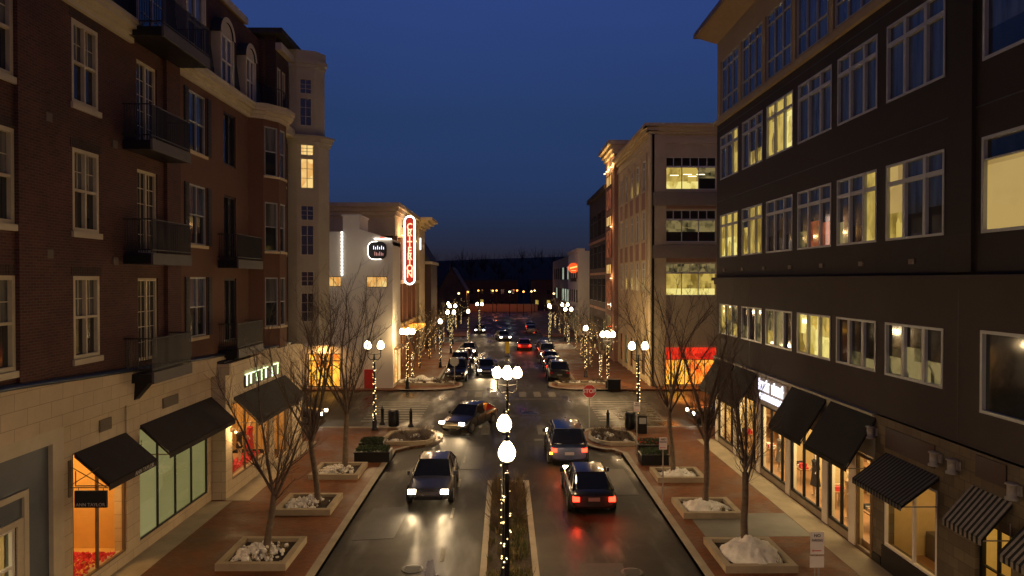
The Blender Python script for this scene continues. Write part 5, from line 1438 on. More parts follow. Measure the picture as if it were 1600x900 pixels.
# ------------------------------------------------------------------ cars
def car_proto(body='sedan', paint='car_black'):
    o = empty('parked_car', (0, 0, 0), 'car', 'car')
    L = {'sedan': 4.7, 'suv': 4.8, 'pickup': 5.6}[body]; Wd = .92 if body == 'sedan' else .98
    hb = {'sedan': .92, 'suv': 1.08, 'pickup': 1.12}[body]; ht = {'sedan': 1.45, 'suv': 1.78, 'pickup': 1.85}[body]
    # y forward = -y (front faces -y)
    st = [(-L / 2, .38, .62, .72), (-L / 2 + .08, .27, .74, .84), (-L / 2 + .35, .22, hb - .16, .9), (-L / 2 + 1.2, .2, hb - .03, 1.0), (-.3, .2, hb + .02, 1.0), (L / 2 - 1.1, .2, hb + .05, 1.0), (L / 2 - .3, .22, hb + .03, .95), (L / 2 - .06, .3, hb - .04, .88), (L / 2, .4, hb - .12, .8)]
    b = MB(paint); rings = []
    for y, z0, z1, w in st:
        w *= Wd; m = (z0 + z1) / 2
        rings.append([(-w * .9, y, z0), (w * .9, y, z0), (w, y, z0 + .12), (w * 1.0, y, m), (w * .97, y, z1 - .1), (w * .88, y, z1), (0, y, z1 + .03), (-w * .88, y, z1), (-w * .97, y, z1 - .1), (-w, y, m), (-w, y, z0 + .12)])
    b.loft(rings); bd = b.build('body', o)
    md = bd.modifiers.new('bevel', 'SUBSURF'); md.levels = 1; md.render_levels = 1
    cabs = {'sedan': [(-.95, hb - .02, .8), (-.25, ht - .04, .66), (.55, ht, .66), (1.15, ht - .06, .64), (1.95, hb + .04, .74)],
            'suv': [(-1.0, hb - .02, .86), (-.45, ht - .05, .72), (.6, ht, .72), (1.7, ht - .05, .7), (2.2, hb + .06, .8)],
            'pickup': [(-1.0, hb - .02, .88), (-.45, ht - .05, .74), (.2, ht, .74), (.7, ht - .03, .73), (.95, hb, .82)]}[body]
    g = MB('car_glass'); rings = []
    for y, z, w in cabs: pass
    base = hb - .05
    # greenhouse as loft over length with a flat-ish bottom
    secs = []
    for y, z, w in cabs:
        t = min(1, max(0, (z - base) / (ht - base)))
        secs.append([(-.86 * Wd, y, base), (.86 * Wd, y, base), (w * 1.0 + (.86 * Wd - w) * (1 - t), y, max(base + .02, z - .06)), (w * .85, y, z), (-w * .85, y, z), (-(w + (.86 * Wd - w) * (1 - t)), y, max(base + .02, z - .06))])
    g.loft(secs, smooth=False); g.build('windscreen_and_windows', o)
    r = MB(paint); top = [c for c in cabs if c[1] > ht - .1]
    r.loft([[(-w * .96, y, z - .03), (w * .96, y, z - .03), (w * .86, y, z + .025), (-w * .86, y, z + .025)] for y, z, w in top])
    for sx in (-1, 1):
        for i in range(len(cabs) - 1):
            (y0, z0, w0), (y1, z1, w1) = cabs[i], cabs[i + 1]
            if z0 > ht - .1 and z1 > ht - .1: continue
            r.tube((sx * (.86 * Wd if z0 < hb + .1 else w0 * .97), y0, z0 - .02), (sx * (.86 * Wd if z1 < hb + .1 else w1 * .97), y1, z1 - .02), .035, n=5)
        ym = (top[0][0] + top[-1][0]) / 2; r.tube((sx * .88 * Wd, ym, base), (sx * top[0][2] * .98, ym, ht - .03), .035, n=5)
    r.build('roof', o)
    for (sx, y) in ((-1, -L / 2 + .9), (1, -L / 2 + .9), (-1, L / 2 - .95), (1, L / 2 - .95)):
        t = MB('tyre'); x0 = sx * (Wd - .18); x1 = sx * (Wd + .02); t.tube((x0, y, .34), (x1, y, .34), .34, n=20); w = t.build('wheel', o)
        m = MB('rim'); m.tube((x1, y, .34), (x1 + sx * .012, y, .34), .2, n=14); m.build('rim', w)
    h = MB('chrome'); h.box(-Wd * .5, Wd * .5, -L / 2 - .015, -L / 2 + .1, .52, .66); h.use('car_glass'); h.box(-Wd * .6, Wd * .6, -L / 2 - .012, -L / 2 + .1, .34, .46); h.build('grille', o)
    h = MB('car_silver'); h.box(-.22, .22, L / 2 - .0, L / 2 + .03, .62, .76); h.build('number_plate', o)
    for sx in (-1, 1):
        m = MB('sign_black'); m.box(sx * Wd * .98 - .02, sx * Wd * .98 + .02 + sx * .14, -.85, -.72, hb - .02, hb + .14); m.build('mirror', o)
    for sx in (-1, 1):
        m = MB('dark_opening')
        for yy in (-.75, .3, 1.2): m.box(sx * Wd * 1.0 - .012, sx * Wd * 1.0 + .006, yy - .006, yy + .006, .36, hb - .06)
        m.box(sx * Wd - .01, sx * Wd + .006, -1.6, 1.7, .3, .34); m.build('door_gap', o)
        m = MB('chrome')
        for yy in (.12, 1.02): m.box(sx * Wd * .99 - .01, sx * Wd * .99 + .03, yy - .08, yy + .08, hb - .2, hb - .17)
        m.split('door_handle', o)
    for sx in (-1, 1):
        m = MB('chrome'); c = (sx * Wd * .70, -L / 2 + .05, hb - .27); m.box(c[0] - .15, c[0] + .15, c[1] - .075, c[1] + .08, c[2] - .07, c[2] + .07); m.build('headlight', o)
        m = MB('tail_off'); m.box(sx * Wd * .74 - .13, sx * Wd * .74 + .13, L / 2 - .12, L / 2 + .01, hb - .32, hb - .14); m.build('tail_light', o)
    return o
protos = {}
def car(x, y, rz, body, paint, label, group, name='parked_car', head=0, tail=0, amber=False, brake=0, base=.0):
    key = (body, paint)
    if key not in protos:
        o = car_proto(body, paint); protos[key] = o; first = True
    else: o = copy_tree(protos[key])
    o.name = name
    o.location = (x, y, base); o.rotation_euler = (0, 0, rz)
    tag(o, label, 'car' if body != 'pickup' else 'pickup truck', group)
    L = {'sedan': 4.7, 'suv': 4.8, 'pickup': 5.6}[body]; Wd = .92 if body == 'sedan' else .98; hb = {'sedan': .92, 'suv': 1.08, 'pickup': 1.12}[body]
    for ch in [c for c in SC.objects if c.parent == o]:
        nm = ch.name.split('.')[0]
        if nm == 'headlight' and head:
            ch.data = ch.data.copy(); ch.data.materials[0] = MATS['head_glow']
        if nm == 'tail_light' and tail:
            ch.data = ch.data.copy(); ch.data.materials[0] = MATS['tail_glow']
    def addlight(nm, kind, e, loc, col, size, rot=None, spot=None, blend=.6, rad=None):
        Lg = bpy.data.lights.new(nm, kind); Lg.energy = e; Lg.color = col
        Lg.shadow_soft_size = size
        if kind == 'SPOT': Lg.spot_size = spot; Lg.spot_blend = blend
        q = bpy.data.objects.new(nm, Lg); COL.objects.link(q); q.parent = o; q.location = loc
        if rot: q.rotation_euler = rot
    if head:
        for sx in (-1, 1): addlight('headlamp_beam', 'SPOT', head, (sx * Wd * .7, -L / 2 - .06, hb - .27), (1.0, .7, .36), .07, (R(90 - 3.5), 0, R(180)), R(125), 1.0)
    if tail:
        for sx in (-1, 1): addlight('tail_lamp_glow', 'POINT', tail, (sx * Wd * .74, L / 2 + .22, hb - .23), (1.0, .06, .02), .08)
    if amber:
        m = MB('amber_glow'); m.box(amber * Wd * .9 - .07, amber * Wd * .9 + .07, L / 2 - .1, L / 2 + .03, hb - .42, hb - .34)
        me = bpy.data.meshes.new('turn_signal'); me.from_pydata(m.v, [], m.f); me.materials.append(MATS['amber_glow']); q = bpy.data.objects.new('turn_signal', me); COL.objects.link(q); q.parent = o
        addlight('turn_signal_glow', 'POINT', 12, (amber * Wd * .9, L / 2 + .2, hb - .38), (1, .35, .05), .06)
    return o
PI = math.pi
# approaching and leaving traffic
gp = 'cars moving along the street with their lamps on'
car(-3.05, 29.7, 0, 'sedan', 'car_gray', 'grey sedan with bright headlights coming down the lane beside the snow lump planters', gp, 'moving_car', head=150)
car(-2.2, 42.6, R(-24), 'sedan', 'car_gray', 'dark grey sedan with headlights on turning out of the crossing toward the viewer', gp, 'moving_car', head=150)
car(-1.9, 66.5, R(4), 'sedan', 'car_gray', 'grey sedan with headlights on about to enter the crossing from beyond', gp, 'moving_car', head=180)
car(3.35, 23.7 , PI, 'sedan', 'car_black', 'black sedan driving away with red tail lights level with the snow heap planter', gp, 'moving_car', head=160, tail=34) if False else None
car(3.35, 28.6, 0 + PI, 'sedan', 'car_black', 'black sedan with glowing red tail lights halfway to the stop sign', gp, 'moving_car', head=35, tail=24)
car(3.05, 35.6, PI, 'suv', 'car_blue', 'dark blue sport utility car braking at the stop line with an amber turn signal', gp, 'moving_car', head=35, tail=24, amber=1)
car(-.4, 103.5, R(10), 'sedan', 'car_silver', 'silver sedan with headlights on at the second crossing', gp, 'moving_car', head=160)
car(2.4, 90, PI, 'sedan', 'car_red', 'dark red sedan with tail lights glowing just before the second crossing', gp, 'moving_car', tail=50)
# parked cars
gk = 'cars parked along the kerbs'
pk = [('suv', 'car_black', 'black sport utility car parked first in the row past the stop sign'), ('sedan', 'car_black', 'black sedan parked second in the row past the stop sign'), ('sedan', 'car_gray', 'grey sedan parked third in the row past the stop sign'),
      ('suv', 'car_silver', 'silver sport utility car parked fourth in the row past the stop sign'), ('sedan', 'car_blue', 'dark blue sedan parked last in the row past the stop sign')]
for k, (bd, pt, lb) in enumerate(pk): car(4.72, 63.2 + k * 5.9, PI, bd, pt, lb, gk)
car(-4.4, 63.6, 0, 'pickup', 'car_black', 'black pickup truck with a chrome grille parked behind the octagonal sign', gk)
car(-4.55, 70.2, 0, 'suv', 'car_black', 'black sport utility car parked behind the pickup truck', gk)
car(-4.5, 76.6, 0, 'sedan', 'car_gray', 'grey sedan parked on the cinema side between two dark cars', gk)
car(-4.4, 84.0, 0, 'sedan', 'car_silver', 'silver sedan parked on the cinema side with its headlights on', gk, head=90)
car(-13.8, 44.0, R(90), 'sedan', 'car_black', 'black sedan parked on the side road beside the brick building', gk)
car(14.0, 44.0, R(-90), 'sedan', 'car_gray', 'grey sedan parked on the side road beside the dark office building', gk)
car(4.3, 118, PI, 'sedan', 'car_silver', 'silver sedan parked past the second crossing under the round sign', gk)
car(-4.3, 118, 0, 'sedan', 'car_black', 'black sedan parked past the second crossing on the cinema side', gk)
car(4.4, 126, PI, 'sedan', 'car_black', 'black sedan parked behind the silver one past the second crossing', gk)

# ------------------------------------------------------------------ white restaurant building, far left corner
rest = empty('restaurant_building', (-13, 60, 0), 'white rendered restaurant building with a round neon logo and a bright orange corner window', 'building')
FW = Face((-24, 57), (1, 0), (0, -1))        # u = X + 24
def ux(px, Y=57): return WY(px, 450, Y)[0] + 24
def zz(py, Y=57): return WY(790, py, Y)[1]
b = MB('stucco_white')
hz = [(ux(480), ux(532), zz(605), zz(552)), (ux(572), ux(605), zz(449), zz(432)), (ux(509), ux(533), zz(448), zz(432))]
FW.wall(b, 0, ux(536), .13, zz(362), [hz[2], hz[0]], .3)
FW.wall(b, ux(536), ux(562), .13, zz(338), [], .3)
FW.wall(b, ux(562), ux(613.5), .13, zz(374), [hz[1]], .3)
b.face([FW.p(ux(562), zz(374)), FW.p(ux(613.5), zz(374)), FW.p(ux(562), zz(358))][::1])
b.box(-24 + ux(562), -24 + ux(562) + .02, 57.02, 61, zz(374), zz(358))
x1 = -24 + ux(613.5)
b.face([(x1, 57, .13), (x1, 61.2, .13), (x1, 61.2, zz(374)), (x1, 57, zz(374))]); b.face([(x1, 61.2, .13), (-24, 61.2, .13), (-24, 61.2, 12), (x1, 61.2, 12)])
b.box(-24, -24 + ux(562), 57.3, 61.2, zz(362) - .3, zz(362)); b.box(-24 + ux(536), -24 + ux(562), 57.05, 60.5, zz(362), zz(338)); b.box(-24 + ux(562), x1, 57.1, 61.2, zz(377) - .3, zz(377))
b.build('rendered_wall', rest)
b = MB('white_paint'); FW.box(b, ux(534), ux(563.5), zz(338), zz(335.5), -3.6, .12); FW.box(b, 0, ux(470), zz(545), zz(540), 0, .3); b.build('coping', rest)
window(FW, rest, *hz[0], 'bronze_trim', 4, (0.8,), pane='lit_orange_hot', fw=.1, mw=.1, rec=.15, name='shop_window')
window(FW, rest, *hz[1], 'bronze_trim', 2, (), pane='lit_amber', fw=.05, rec=.15)
window(FW, rest, *hz[2], 'bronze_trim', 2, (), pane='lit_amber', fw=.05, rec=.15)
lamp('shop_glow', 'AREA', 90, (-14.8, 56.3, 3.2), (1, .5, .16), rest, 1.0, rot=(R(35), 0, 0), size_y=1.0)
b = MB('cloth_red'); FW.box(b, ux(569), ux(586), zz(607), zz(577), 0, .06); b.use('sign_red'); FW.box(b, ux(570.5), ux(584.5), zz(605), zz(579), .06, .07); b.build('red_door', rest)
b = MB('neon_white'); 
for k in range(13): FW.box(b, ux(533.6), ux(535.4), zz(362 + k * 5.4), zz(365.6 + k * 5.4), .02, .08)
b.build('light_strip', rest)
b = MB('neon_white'); FW.box(b, ux(585), ux(612), zz(374) + .0, zz(373) + .02, .02, .1); b.use('neon_red'); FW.box(b, ux(594), ux(601), zz(373) + .03, zz(371.5) + .03, .02, .1); b.build('roof_light_strip', rest)
# oval logo panel with white neon edge and illegible pale letters
b = MB('green_panel'); cx, cz = (ux(590), zz(391.5)); n = 24; rx_, rz_ = .75, .72
b.use('sign_black'); pts = [(cx + rx_ * math.copysign(abs(math.cos(6.283 * k / n)) ** .6, math.cos(6.283 * k / n)), cz + rz_ * math.copysign(abs(math.sin(6.283 * k / n)) ** .6, math.sin(6.283 * k / n))) for k in range(n)]
b.loft([[FW.p(u, z, .15) for u, z in pts], [FW.p(u, z, .03) for u, z in pts]]); lg = b.build('logo_sign', rest)
g = MB('neon_white')
for k in list(range(6, 19)): 
    g.tube(FW.p(*pts[k % n], .17), FW.p(*pts[(k + 1) % n], .17), .022, n=5)
rr = random.Random(4)
for k in range(6): g.use('sign_glow_white'); FW.box(g, cx - .3 + k * .16, cx - .26 + k * .16, cz + .08, cz + .38 - .1 * (k % 2), .16, .2)
for k in range(6): g.use('logo_pink'); FW.box(g, cx - .2 + k * .13, cx - .165 + k * .13, cz - .42, cz - .1 - .06 * (k % 3), .16, .2)
g.build('neon_tube', lg)
lamp('wall_wash_light', 'AREA', 17, (-12.3, 53.4, zz(374) - 1.2), (1.0, .86, .66), rest, .8, rot=(R(80), 0, 0), size_y=.4)
lamp('wall_wash_light', 'AREA', 17, (-17.0, 53.4, zz(374) - 3.2), (1.0, .86, .66), rest, .8, rot=(R(80), 0, 0), size_y=.4)

# side door glow around the corner
b = MB('lit_amber'); b.box(x1 + .01, x1 + .04, 57.8, 60.8, .4, 3.1); b.use('bronze_trim'); b.box(x1 + .041, x1 + .08, 59.2, 59.3, .3, 3.2); b.box(x1 + .01, x1 + .3, 57.6, 61, 3.2, 3.4); b.build('side_window', rest)

# ------------------------------------------------------------------ cinema with vertical neon sign
cin = empty('cinema_building', (-14, 72, 0), 'large cinema building with a stepped tan cornice and a tall red neon blade sign', 'building')
Yc = 67.0; xc = WY(620, 400, Yc)[0]; ztop = WY(620, 317, Yc)[1]
b = MB('brick_brown'); b.box(-40, xc - .5, Yc + .6, 92, .13, ztop - 1.5)
FCs = Face((xc - .5, 0), (0, 1), (1, 0))
b.build('brick_wall', cin)
b = MB('stucco_tan')
for d, z0, z1 in ((0, ztop - 3.1, ztop - 1.2), (.25, ztop - 1.2, ztop - .8), (.5, ztop - .8, ztop - .4), (.8, ztop - .4, ztop)): b.box(-40, xc - .2 + d * .7, Yc + .3 - d, 84, z0, z1 - .001)
b.build('cornice', cin)
b = MB('stucco_pink')
for y in (67.8, 71.0, 74.4, 78, 81.5): b.box(xc - .55, xc - .1, y, y + .8, .13, ztop - 3.1)
b.use('stucco_tan')
for z in (4.3, 8.6): b.box(xc - .55, xc + .1, 67.4, 84, z, z + .35)
b.split('pilaster', cin)
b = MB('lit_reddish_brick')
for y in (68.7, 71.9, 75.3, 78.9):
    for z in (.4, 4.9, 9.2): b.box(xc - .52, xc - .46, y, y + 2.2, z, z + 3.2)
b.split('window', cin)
for y in (69.6, 72.9, 76.4, 80.0):
    g = MB('glow_warm'); g.box(xc + .05, xc + .2, y - .25, y + .25, ztop - 3.0, ztop - 2.9); gl = g.build('cornice_lamp', cin)
    lamp('cornice_light', 'POINT', 75, (xc + .35, y, ztop - 2.6), (1.0, .62, .24), gl, .1)
# blade sign
Ys = 71.5; sx0, sx1 = WY(632.5, 400, Ys)[0], WY(648, 400, Ys)[0]; sz0, sz1 = WY(640, 444, Ys)[1], WY(640, 338, Ys)[1]
cxs = (sx0 + sx1) / 2; rs = (sx1 - sx0) / 2
b = MB('sign_black')
def stadium(r, z0, z1, n=10):
    return [(cxs + r * math.cos(PI * k / n), z1 + r * math.sin(PI * k / n)) for k in range(n + 1)] + [(cxs - r * math.cos(PI * k / n), z0 - r * math.sin(PI * k / n)) for k in range(n + 1)]
pts = stadium(rs, sz0 + rs, sz1 - rs)
b.loft([[(x, Ys, z) for x, z in pts], [(x, Ys + .35, z) for x, z in pts]], smooth=False)
bl = b.build('blade_sign', cin)
b = MB('sign_red_panel'); p2 = stadium(rs * .66, sz0 + rs, sz1 - rs); b.loft([[(x, Ys - .01, z) for x, z in p2], [(x, Ys - .001, z) for x, z in p2]], smooth=False); b.build('red_panel', bl)
g = MB('neon_white'); 
for p, q in zip(pts, pts[1:] + pts[:1]): g.tube((p[0], Ys - .06, p[1]), (q[0], Ys - .06, q[1]), .085, n=6)
g.build('neon_tube', bl)
step = (sz1 - sz0 - 1.5) / 9
for k, ch in enumerate('CRITERION'):
    text(ch, 1.0, (cxs, Ys - .05, sz1 - .95 - step * (k + .1) - .1), (R(90), 0, 0), 'sign_glow_orange' if False else 'neon_orange', bl, extrude=.02, bold=.02, sx=.82)
b = MB('iron_gray')
for z in (sz0 + 1, (sz0 + sz1) / 2, sz1 - 1): b.box(xc - .5, sx0, Ys + .12, Ys + .22, z - .08, z + .08)
b.split('bracket', bl)
lamp('neon_glow', 'AREA', 120, (cxs, Ys - .6, (sz0 + sz1) / 2), (1, .45, .25), bl, 1.0, rot=(R(-90), 0, 0), size_y=7)
# entrance tower with flared top further along
b = MB('stucco_tan'); b.box(-13, -10.4, 84.2, 90, .13, 15.2)
for k, z in enumerate((15.2, 15.5, 15.8, 16.1)): b.box(-13, -10.2 + k * .5, 84.0 - k * .4, 90, z, z + .299)
b.use('slate'); b.hexa([(-12, 90, 11.0), (-9.5, 90, 11.0), (-9.5, 100, 11.0), (-12, 100, 11.0), (-12, 90, 15), (-11.9, 90, 15), (-11.9, 100, 15), (-12, 100, 15)]); b.use('brick_brown'); b.box(-30, -9.6, 90, 98, .13, 11.0); b.use('cream_paint'); b.box(-30, -9.4, 89.9, 98.1, 11.0, 11.35)
b.build('entrance_tower', cin)
b = MB('neon_white'); b.box(-10.3, -10.2, 84.1, 84.16, 12.6, 14.0); b.build('light_strip', cin)
b = MB('lit_orange_hot'); b.box(xc - .4, xc + 1.2, 69.0, 80.5, 3.7, 4.0); b.build('marquee', cin)

# ------------------------------------------------------------------ tan office building, far right corner
tan = empty('stone_office_building', (20, 66, 0), 'tan stone office building with red and orange lit corner shop beyond the crossing', 'building')
Yt = 58.0; xt = 12.15
FT = Face((xt, Yt), (1, 0), (0, -1))
FTs = Face((xt, Yt), (0, 1), (-1, 0))
def zt_(py): return WY(1080, py, Yt)[1]
w0, w1 = WY(1038, 400, Yt)[0] - xt, WY(1119, 400, Yt)[0] - xt
rws = [(zt_(462), zt_(411)), (zt_(378), zt_(328)), (zt_(296), zt_(245))]
b = MB('stucco_tan'); sh = (w0, w1, .2, zt_(543))
HT = [(w0, w1, a, c) for a, c in rws] + [sh]
ztt = zt_(205)
FT.wall(b, 0, 30, .13, ztt, HT, .3)
scols = [(2.4 + k * 2.9, 4.1 + k * 2.9) for k in range(5)]
HS = [(a, c, z0 + .3, z1 + .2) for a, c in scols for z0, z1 in rws] + [(a - .2, c + .2, .6, 3.4) for a, c in scols]
FTs.wall(b, 0, 17.3, .13, ztt, HS, .25)
FT.box(b, 0, 1.2, .13, ztt, -.2, .12); FTs.box(b, -.12, .9, .13, ztt, -.2, .12)
for a, c in scols: FTs.box(b, a - .75, a - .45, .13, ztt - 1.5, -.1, .14)
for k, (d, z0, z1) in enumerate(((.1, ztt - 1.0, ztt - .6), (.22, ztt - .25, ztt), (.45, ztt, ztt + .3), (.7, ztt + .3, ztt + .55))):
    FT.box(b, -d, 30, z0, z1 - .001, -.5, d); FTs.box(b, -d + .01, 17.4, z0, z1 - .001, -.5, d - .01)
b.build('stone_wall', tan)
# arch moulding over the top window
b = MB('stucco_tan'); cu = (w0 + w1) / 2; hw = (w1 - w0) / 2 + .15; z0a = rws[2][1]
for k in range(16):
    t0, t1 = PI * k / 16, PI * (k + 1) / 16
    def q(t, r): return FT.p(cu + (hw + r) * math.cos(t), z0a + .1 + (.95 + r) * math.sin(t), .08)
    b.face([q(t0, .0), q(t0, .22), q(t1, .22), q(t1, .0)])
b.build('arch_moulding', tan)
b = MB('stucco_pink')
for (a, c), (a2, c2) in zip(rws, rws[1:]): FT.box(b, w0, w1, c + .45, a2 - 1.2, 0, .03); FT.box(b, w0, w1, c + .1, c + .4, 0, .03)
for a, c in scols:
    for (z0, z1), (z2, z3) in zip(rws, rws[1:]): FTs.box(b, a, c, z1 + .35, z2 + .1, 0, .04)
b.use('stucco_band')
for (a, c), (a2, c2) in zip(rws, rws[1:]): FT.box(b, -.5 if False else w0 - 1.0, w1 + .3, a2 - 1.35, a2 - .25, 0, .28)
b.split('spandrel', tan)
fills = [[('lit_yellow_bright', 'lit_yellow', .3)] * 3, [(DK, 'lit_dim', .45)] * 3, [('lit_yellow_bright', 'lit_yellow', .35), ('lit_yellow_bright', 'lit_yellow', .35), (DK, 'lit_dim', .5)]]
for (z0, z1), fl, tp_ in zip(rws, fills, ('lit_yellow', 'pane_dark', 'pane_dark')):
    zs = z0 + (z1 - z0) * .7
    window(FT, tan, w0, w1, z0, zs, 'white_paint', 3, (), fills=fl, fw=.07, mw=.07, rec=.15)
    window(FT, tan, w0, w1, zs + .002, z1, 'white_paint', 6, (), pane='lit_dim' if tp_ == 'lit_yellow' else tp_, fw=.07, mw=.06, rec=.15)
b = MB('ceiling_glow')
for (u, z) in ((.5, .62), (1.6, .66), (2.0, .58), (2.7, .66)): FT.box(b, w0 + u, w0 + u + .7, rws[2][0] + z * 1.9 - .02, rws[2][0] + z * 1.9 + .04, -.14, -.13)
b.split('ceiling_light', tan)
for k, (a, c) in enumerate(scols):
    for j, (z0, z1) in enumerate(rws):
        lit = (j == 0 and k < 4) or (j == 2 and k in (1, 2))
        window(FTs, tan, a, c, z0 + .3, z1 + .2, 'white_paint', 2, (.75,), fills=[('lit_dim' if lit else DK, BL, .35)] if not lit else [('lit_yellow', BL, .45)], fw=.06, mw=.06, rec=.12)
    window(FTs, tan, a - .2, c + .2, .6, 3.4, 'black_metal', 2, (), pane='lit_dim' if k % 2 else 'lit_reddish_brick', rec=.15, name='shop_window')
window(FT, tan, *sh[:2], .2, 2.35, 'bronze_trim', 5, (), pane='lit_orange_hot', fw=.06, mw=.07, rec=.15, name='shop_window')
b = MB('lit_red'); FT.box(b, w0 + .02, w1 - .02, 2.36, sh[3] - .02, -.2, .1); b.build('red_lit_fascia', tan)
lamp('red_shop_glow', 'AREA', 70, (xt + (w0 + w1) / 2, Yt - .25, 2.3), (1, .25, .05), tan, 3.5, rot=(R(-55), 0, 0), size_y=.5)
b = MB('roof_dark'); b.box(xt + .3, 42, Yt + .35, 75, .2, ztt - .05); b.build('building_core', tan)
# corner tower with glowing cornice and the brown building beyond
tw = empty('lit_tower_building', (16, 79, 0), 'narrow tower with warm uplit cornice standing between the tan and the brown buildings', 'building')
b = MB('stucco_pink'); zt2 = 22.6; b.box(11.75, 20, 75.4, 82, .13, zt2); b.use('stucco_tan')
for k, d in enumerate((.2, .45, .75)): b.box(11.75 - d, 20, 75.4 - d, 82 + d, zt2 + k * .45, zt2 + k * .45 + .449)
b.box(13.5, 20, 74, 82, zt2 - 3, zt2 + 1.0)
b.build('stone_wall', tw)
FTt = Face((11.75, 75.4), (0, 1), (-1, 0))
for z0, z1, lt in ((1, 5, 'lit_dim'), (5.6, 9.0, 'lit_reddish_brick'), (9.6, 10.8, 'lit_amber'), (11.4, 14.6, 'lit_reddish_brick'), (15.0, 16.2, 'lit_amber'), (16.8, 19.2, 'lit_reddish_brick'), (19.5, 20.8, 'lit_amber')):
    window(FTt, tw, 1.6, 5.4, z0, z1, 'bronze_trim', 3, (), pane=lt, fw=.1, mw=.15, rec=-.04)
FTf = Face((11.75, 75.4), (1, 0), (0, -1))
for k in range(4):
    g = MB('glow_warm'); g.box(11.45, 11.6, 76.2 + k * 1.6, 76.6 + k * 1.6, zt2 - 1.35, zt2 - 1.25); q = g.build('cornice_lamp', tw)
    if k % 2 == 0: lamp('cornice_light', 'POINT', 150, (11.35, 76.6 + k * 1.6, zt2 - 1.0), (1.0, .62, .24), q, .1)
for z in (3.6, 9.3, 15.0): lamp('facade_light', 'POINT', 60, (11.3, 77, z), (1.0, .5, .2), tw, .1)
b = MB('glow_warm')
for z in (3.5, 9.2, 14.9): b.box(11.55, 11.74, 76.9, 77.1, z - .1, z)
b.split('facade_lamp', tw)
br = empty('brown_brick_building', (17, 92, 0), 'dark brown brick building with glassy upper storeys beyond the lit tower', 'building')
FB = Face((11.95, 82.2), (0, 1), (-1, 0)); b = MB('brick_brown'); HB = []
for k in range(4):
    for z in (6.2, 10.4, 14.6): HB.append((.6 + k * 4.2, 4.2 + k * 4.2, z, z + 3.0))
    HB.append((.6 + k * 4.2, 4.2 + k * 4.2, .5, 4.2))
FB.wall(b, 0, 17, .13, 19.6, HB, .25); b.box(12.3, 30, 82.2, 99.2, .13, 19.5); b.use('stucco_pink')
for z in (5.2, 9.6, 13.8): FB.box(b, 0, 17, z, z + .3, 0, .1)
b.use('stucco_gray'); FB.box(b, -.1, 17.2, 19.6, 20.2, -1, .4)
b.box(11.95, 30, 99.2, 99.3, .13, 19.6)
b.build('brick_wall', br)
for k, h in enumerate(HB): window(FB, br, *h, 'iron_gray', 4, (.7,), pane='pane_sky_blind' if k % 3 else ('pane_dark' if h[2] > 1 else 'lit_dim'), rec=.15)
# white corner building with the round red sign
wc = empty('corner_shop_building', (15, 118, 0), 'pale corner building with a round red lit sign far along the street', 'building')
FWc = Face((11.6, 111), (0, 1), (-1, 0)); b = MB('stucco_white')
HC = [(1.5 + k * 4, 4.3 + k * 4, z, z + 2.2) for k in range(4) for z in (5.2, 9.2)] + [(1.2 + k * 4, 4.5 + k * 4, .4, 3.6) for k in range(4)]
FWc.wall(b, 0, 18, .13, 13.6, HC, .25); b.box(11.6, 26, 110.9, 111, .13, 13.6); b.box(12, 26, 111, 129, .13, 13.5); FWc.box(b, -.2, 18, 13.6, 14.0, -1, .3); FWc.box(b, -.2, 18, 8.3, 8.6, -1, .12)
b.build('rendered_wall', wc)
for h in HC: window(FWc, wc, *h, 'iron_gray', 2, (), pane='pane_dark' if h[2] > 1 else 'lit_dim', rec=.15)
b = MB('sign_glow_red'); b.tube((11.0, 113, 10.9), (11.0, 113.2, 10.9), .85, n=22, smooth=False); sgn = b.build('round_sign', wc)
g = MB('sign_glow_orange'); rr = random.Random(6)
for k in range(7): g.box(10.42 + k * .17, 10.52 + k * .17, 112.93, 112.97, 10.75 + .04 * k, 11.0 + .04 * k)
g.box(10.6, 11.4, 112.93, 112.97, 10.45, 10.5); g.split('lit_letter', sgn)
b = MB('stucco_gray'); b.box(10.5, 11.5, 113.0, 113.1, 8.7, 9.3); b.build('sign_panel', wc)
dk = empty('far_office_building', (17, 150, 0), 'dark building with pale green lit windows at the end of the tan office side', 'building')
FDk = Face((12.0, 131), (0, 1), (-1, 0)); b = MB('stucco_band'); HDk = [(1 + k * 6, 5 + k * 6, z, z + 2.6) for k in range(7) for z in (4.6, 9.0)]
FDk.wall(b, 0, 46, .13, 13.5, HDk, .3); b.box(12.4, 30, 131, 177, .13, 13.4); b.box(12.0, 30, 130.9, 131, .13, 13.5); b.build('wall', dk)
for k, h in enumerate(HDk): window(FDk, dk, *h, 'iron_gray', 2, (), pane='lit_green_white' if k in (1, 2, 4) or k % 5 == 0 else 'pane_dark', rec=.1)

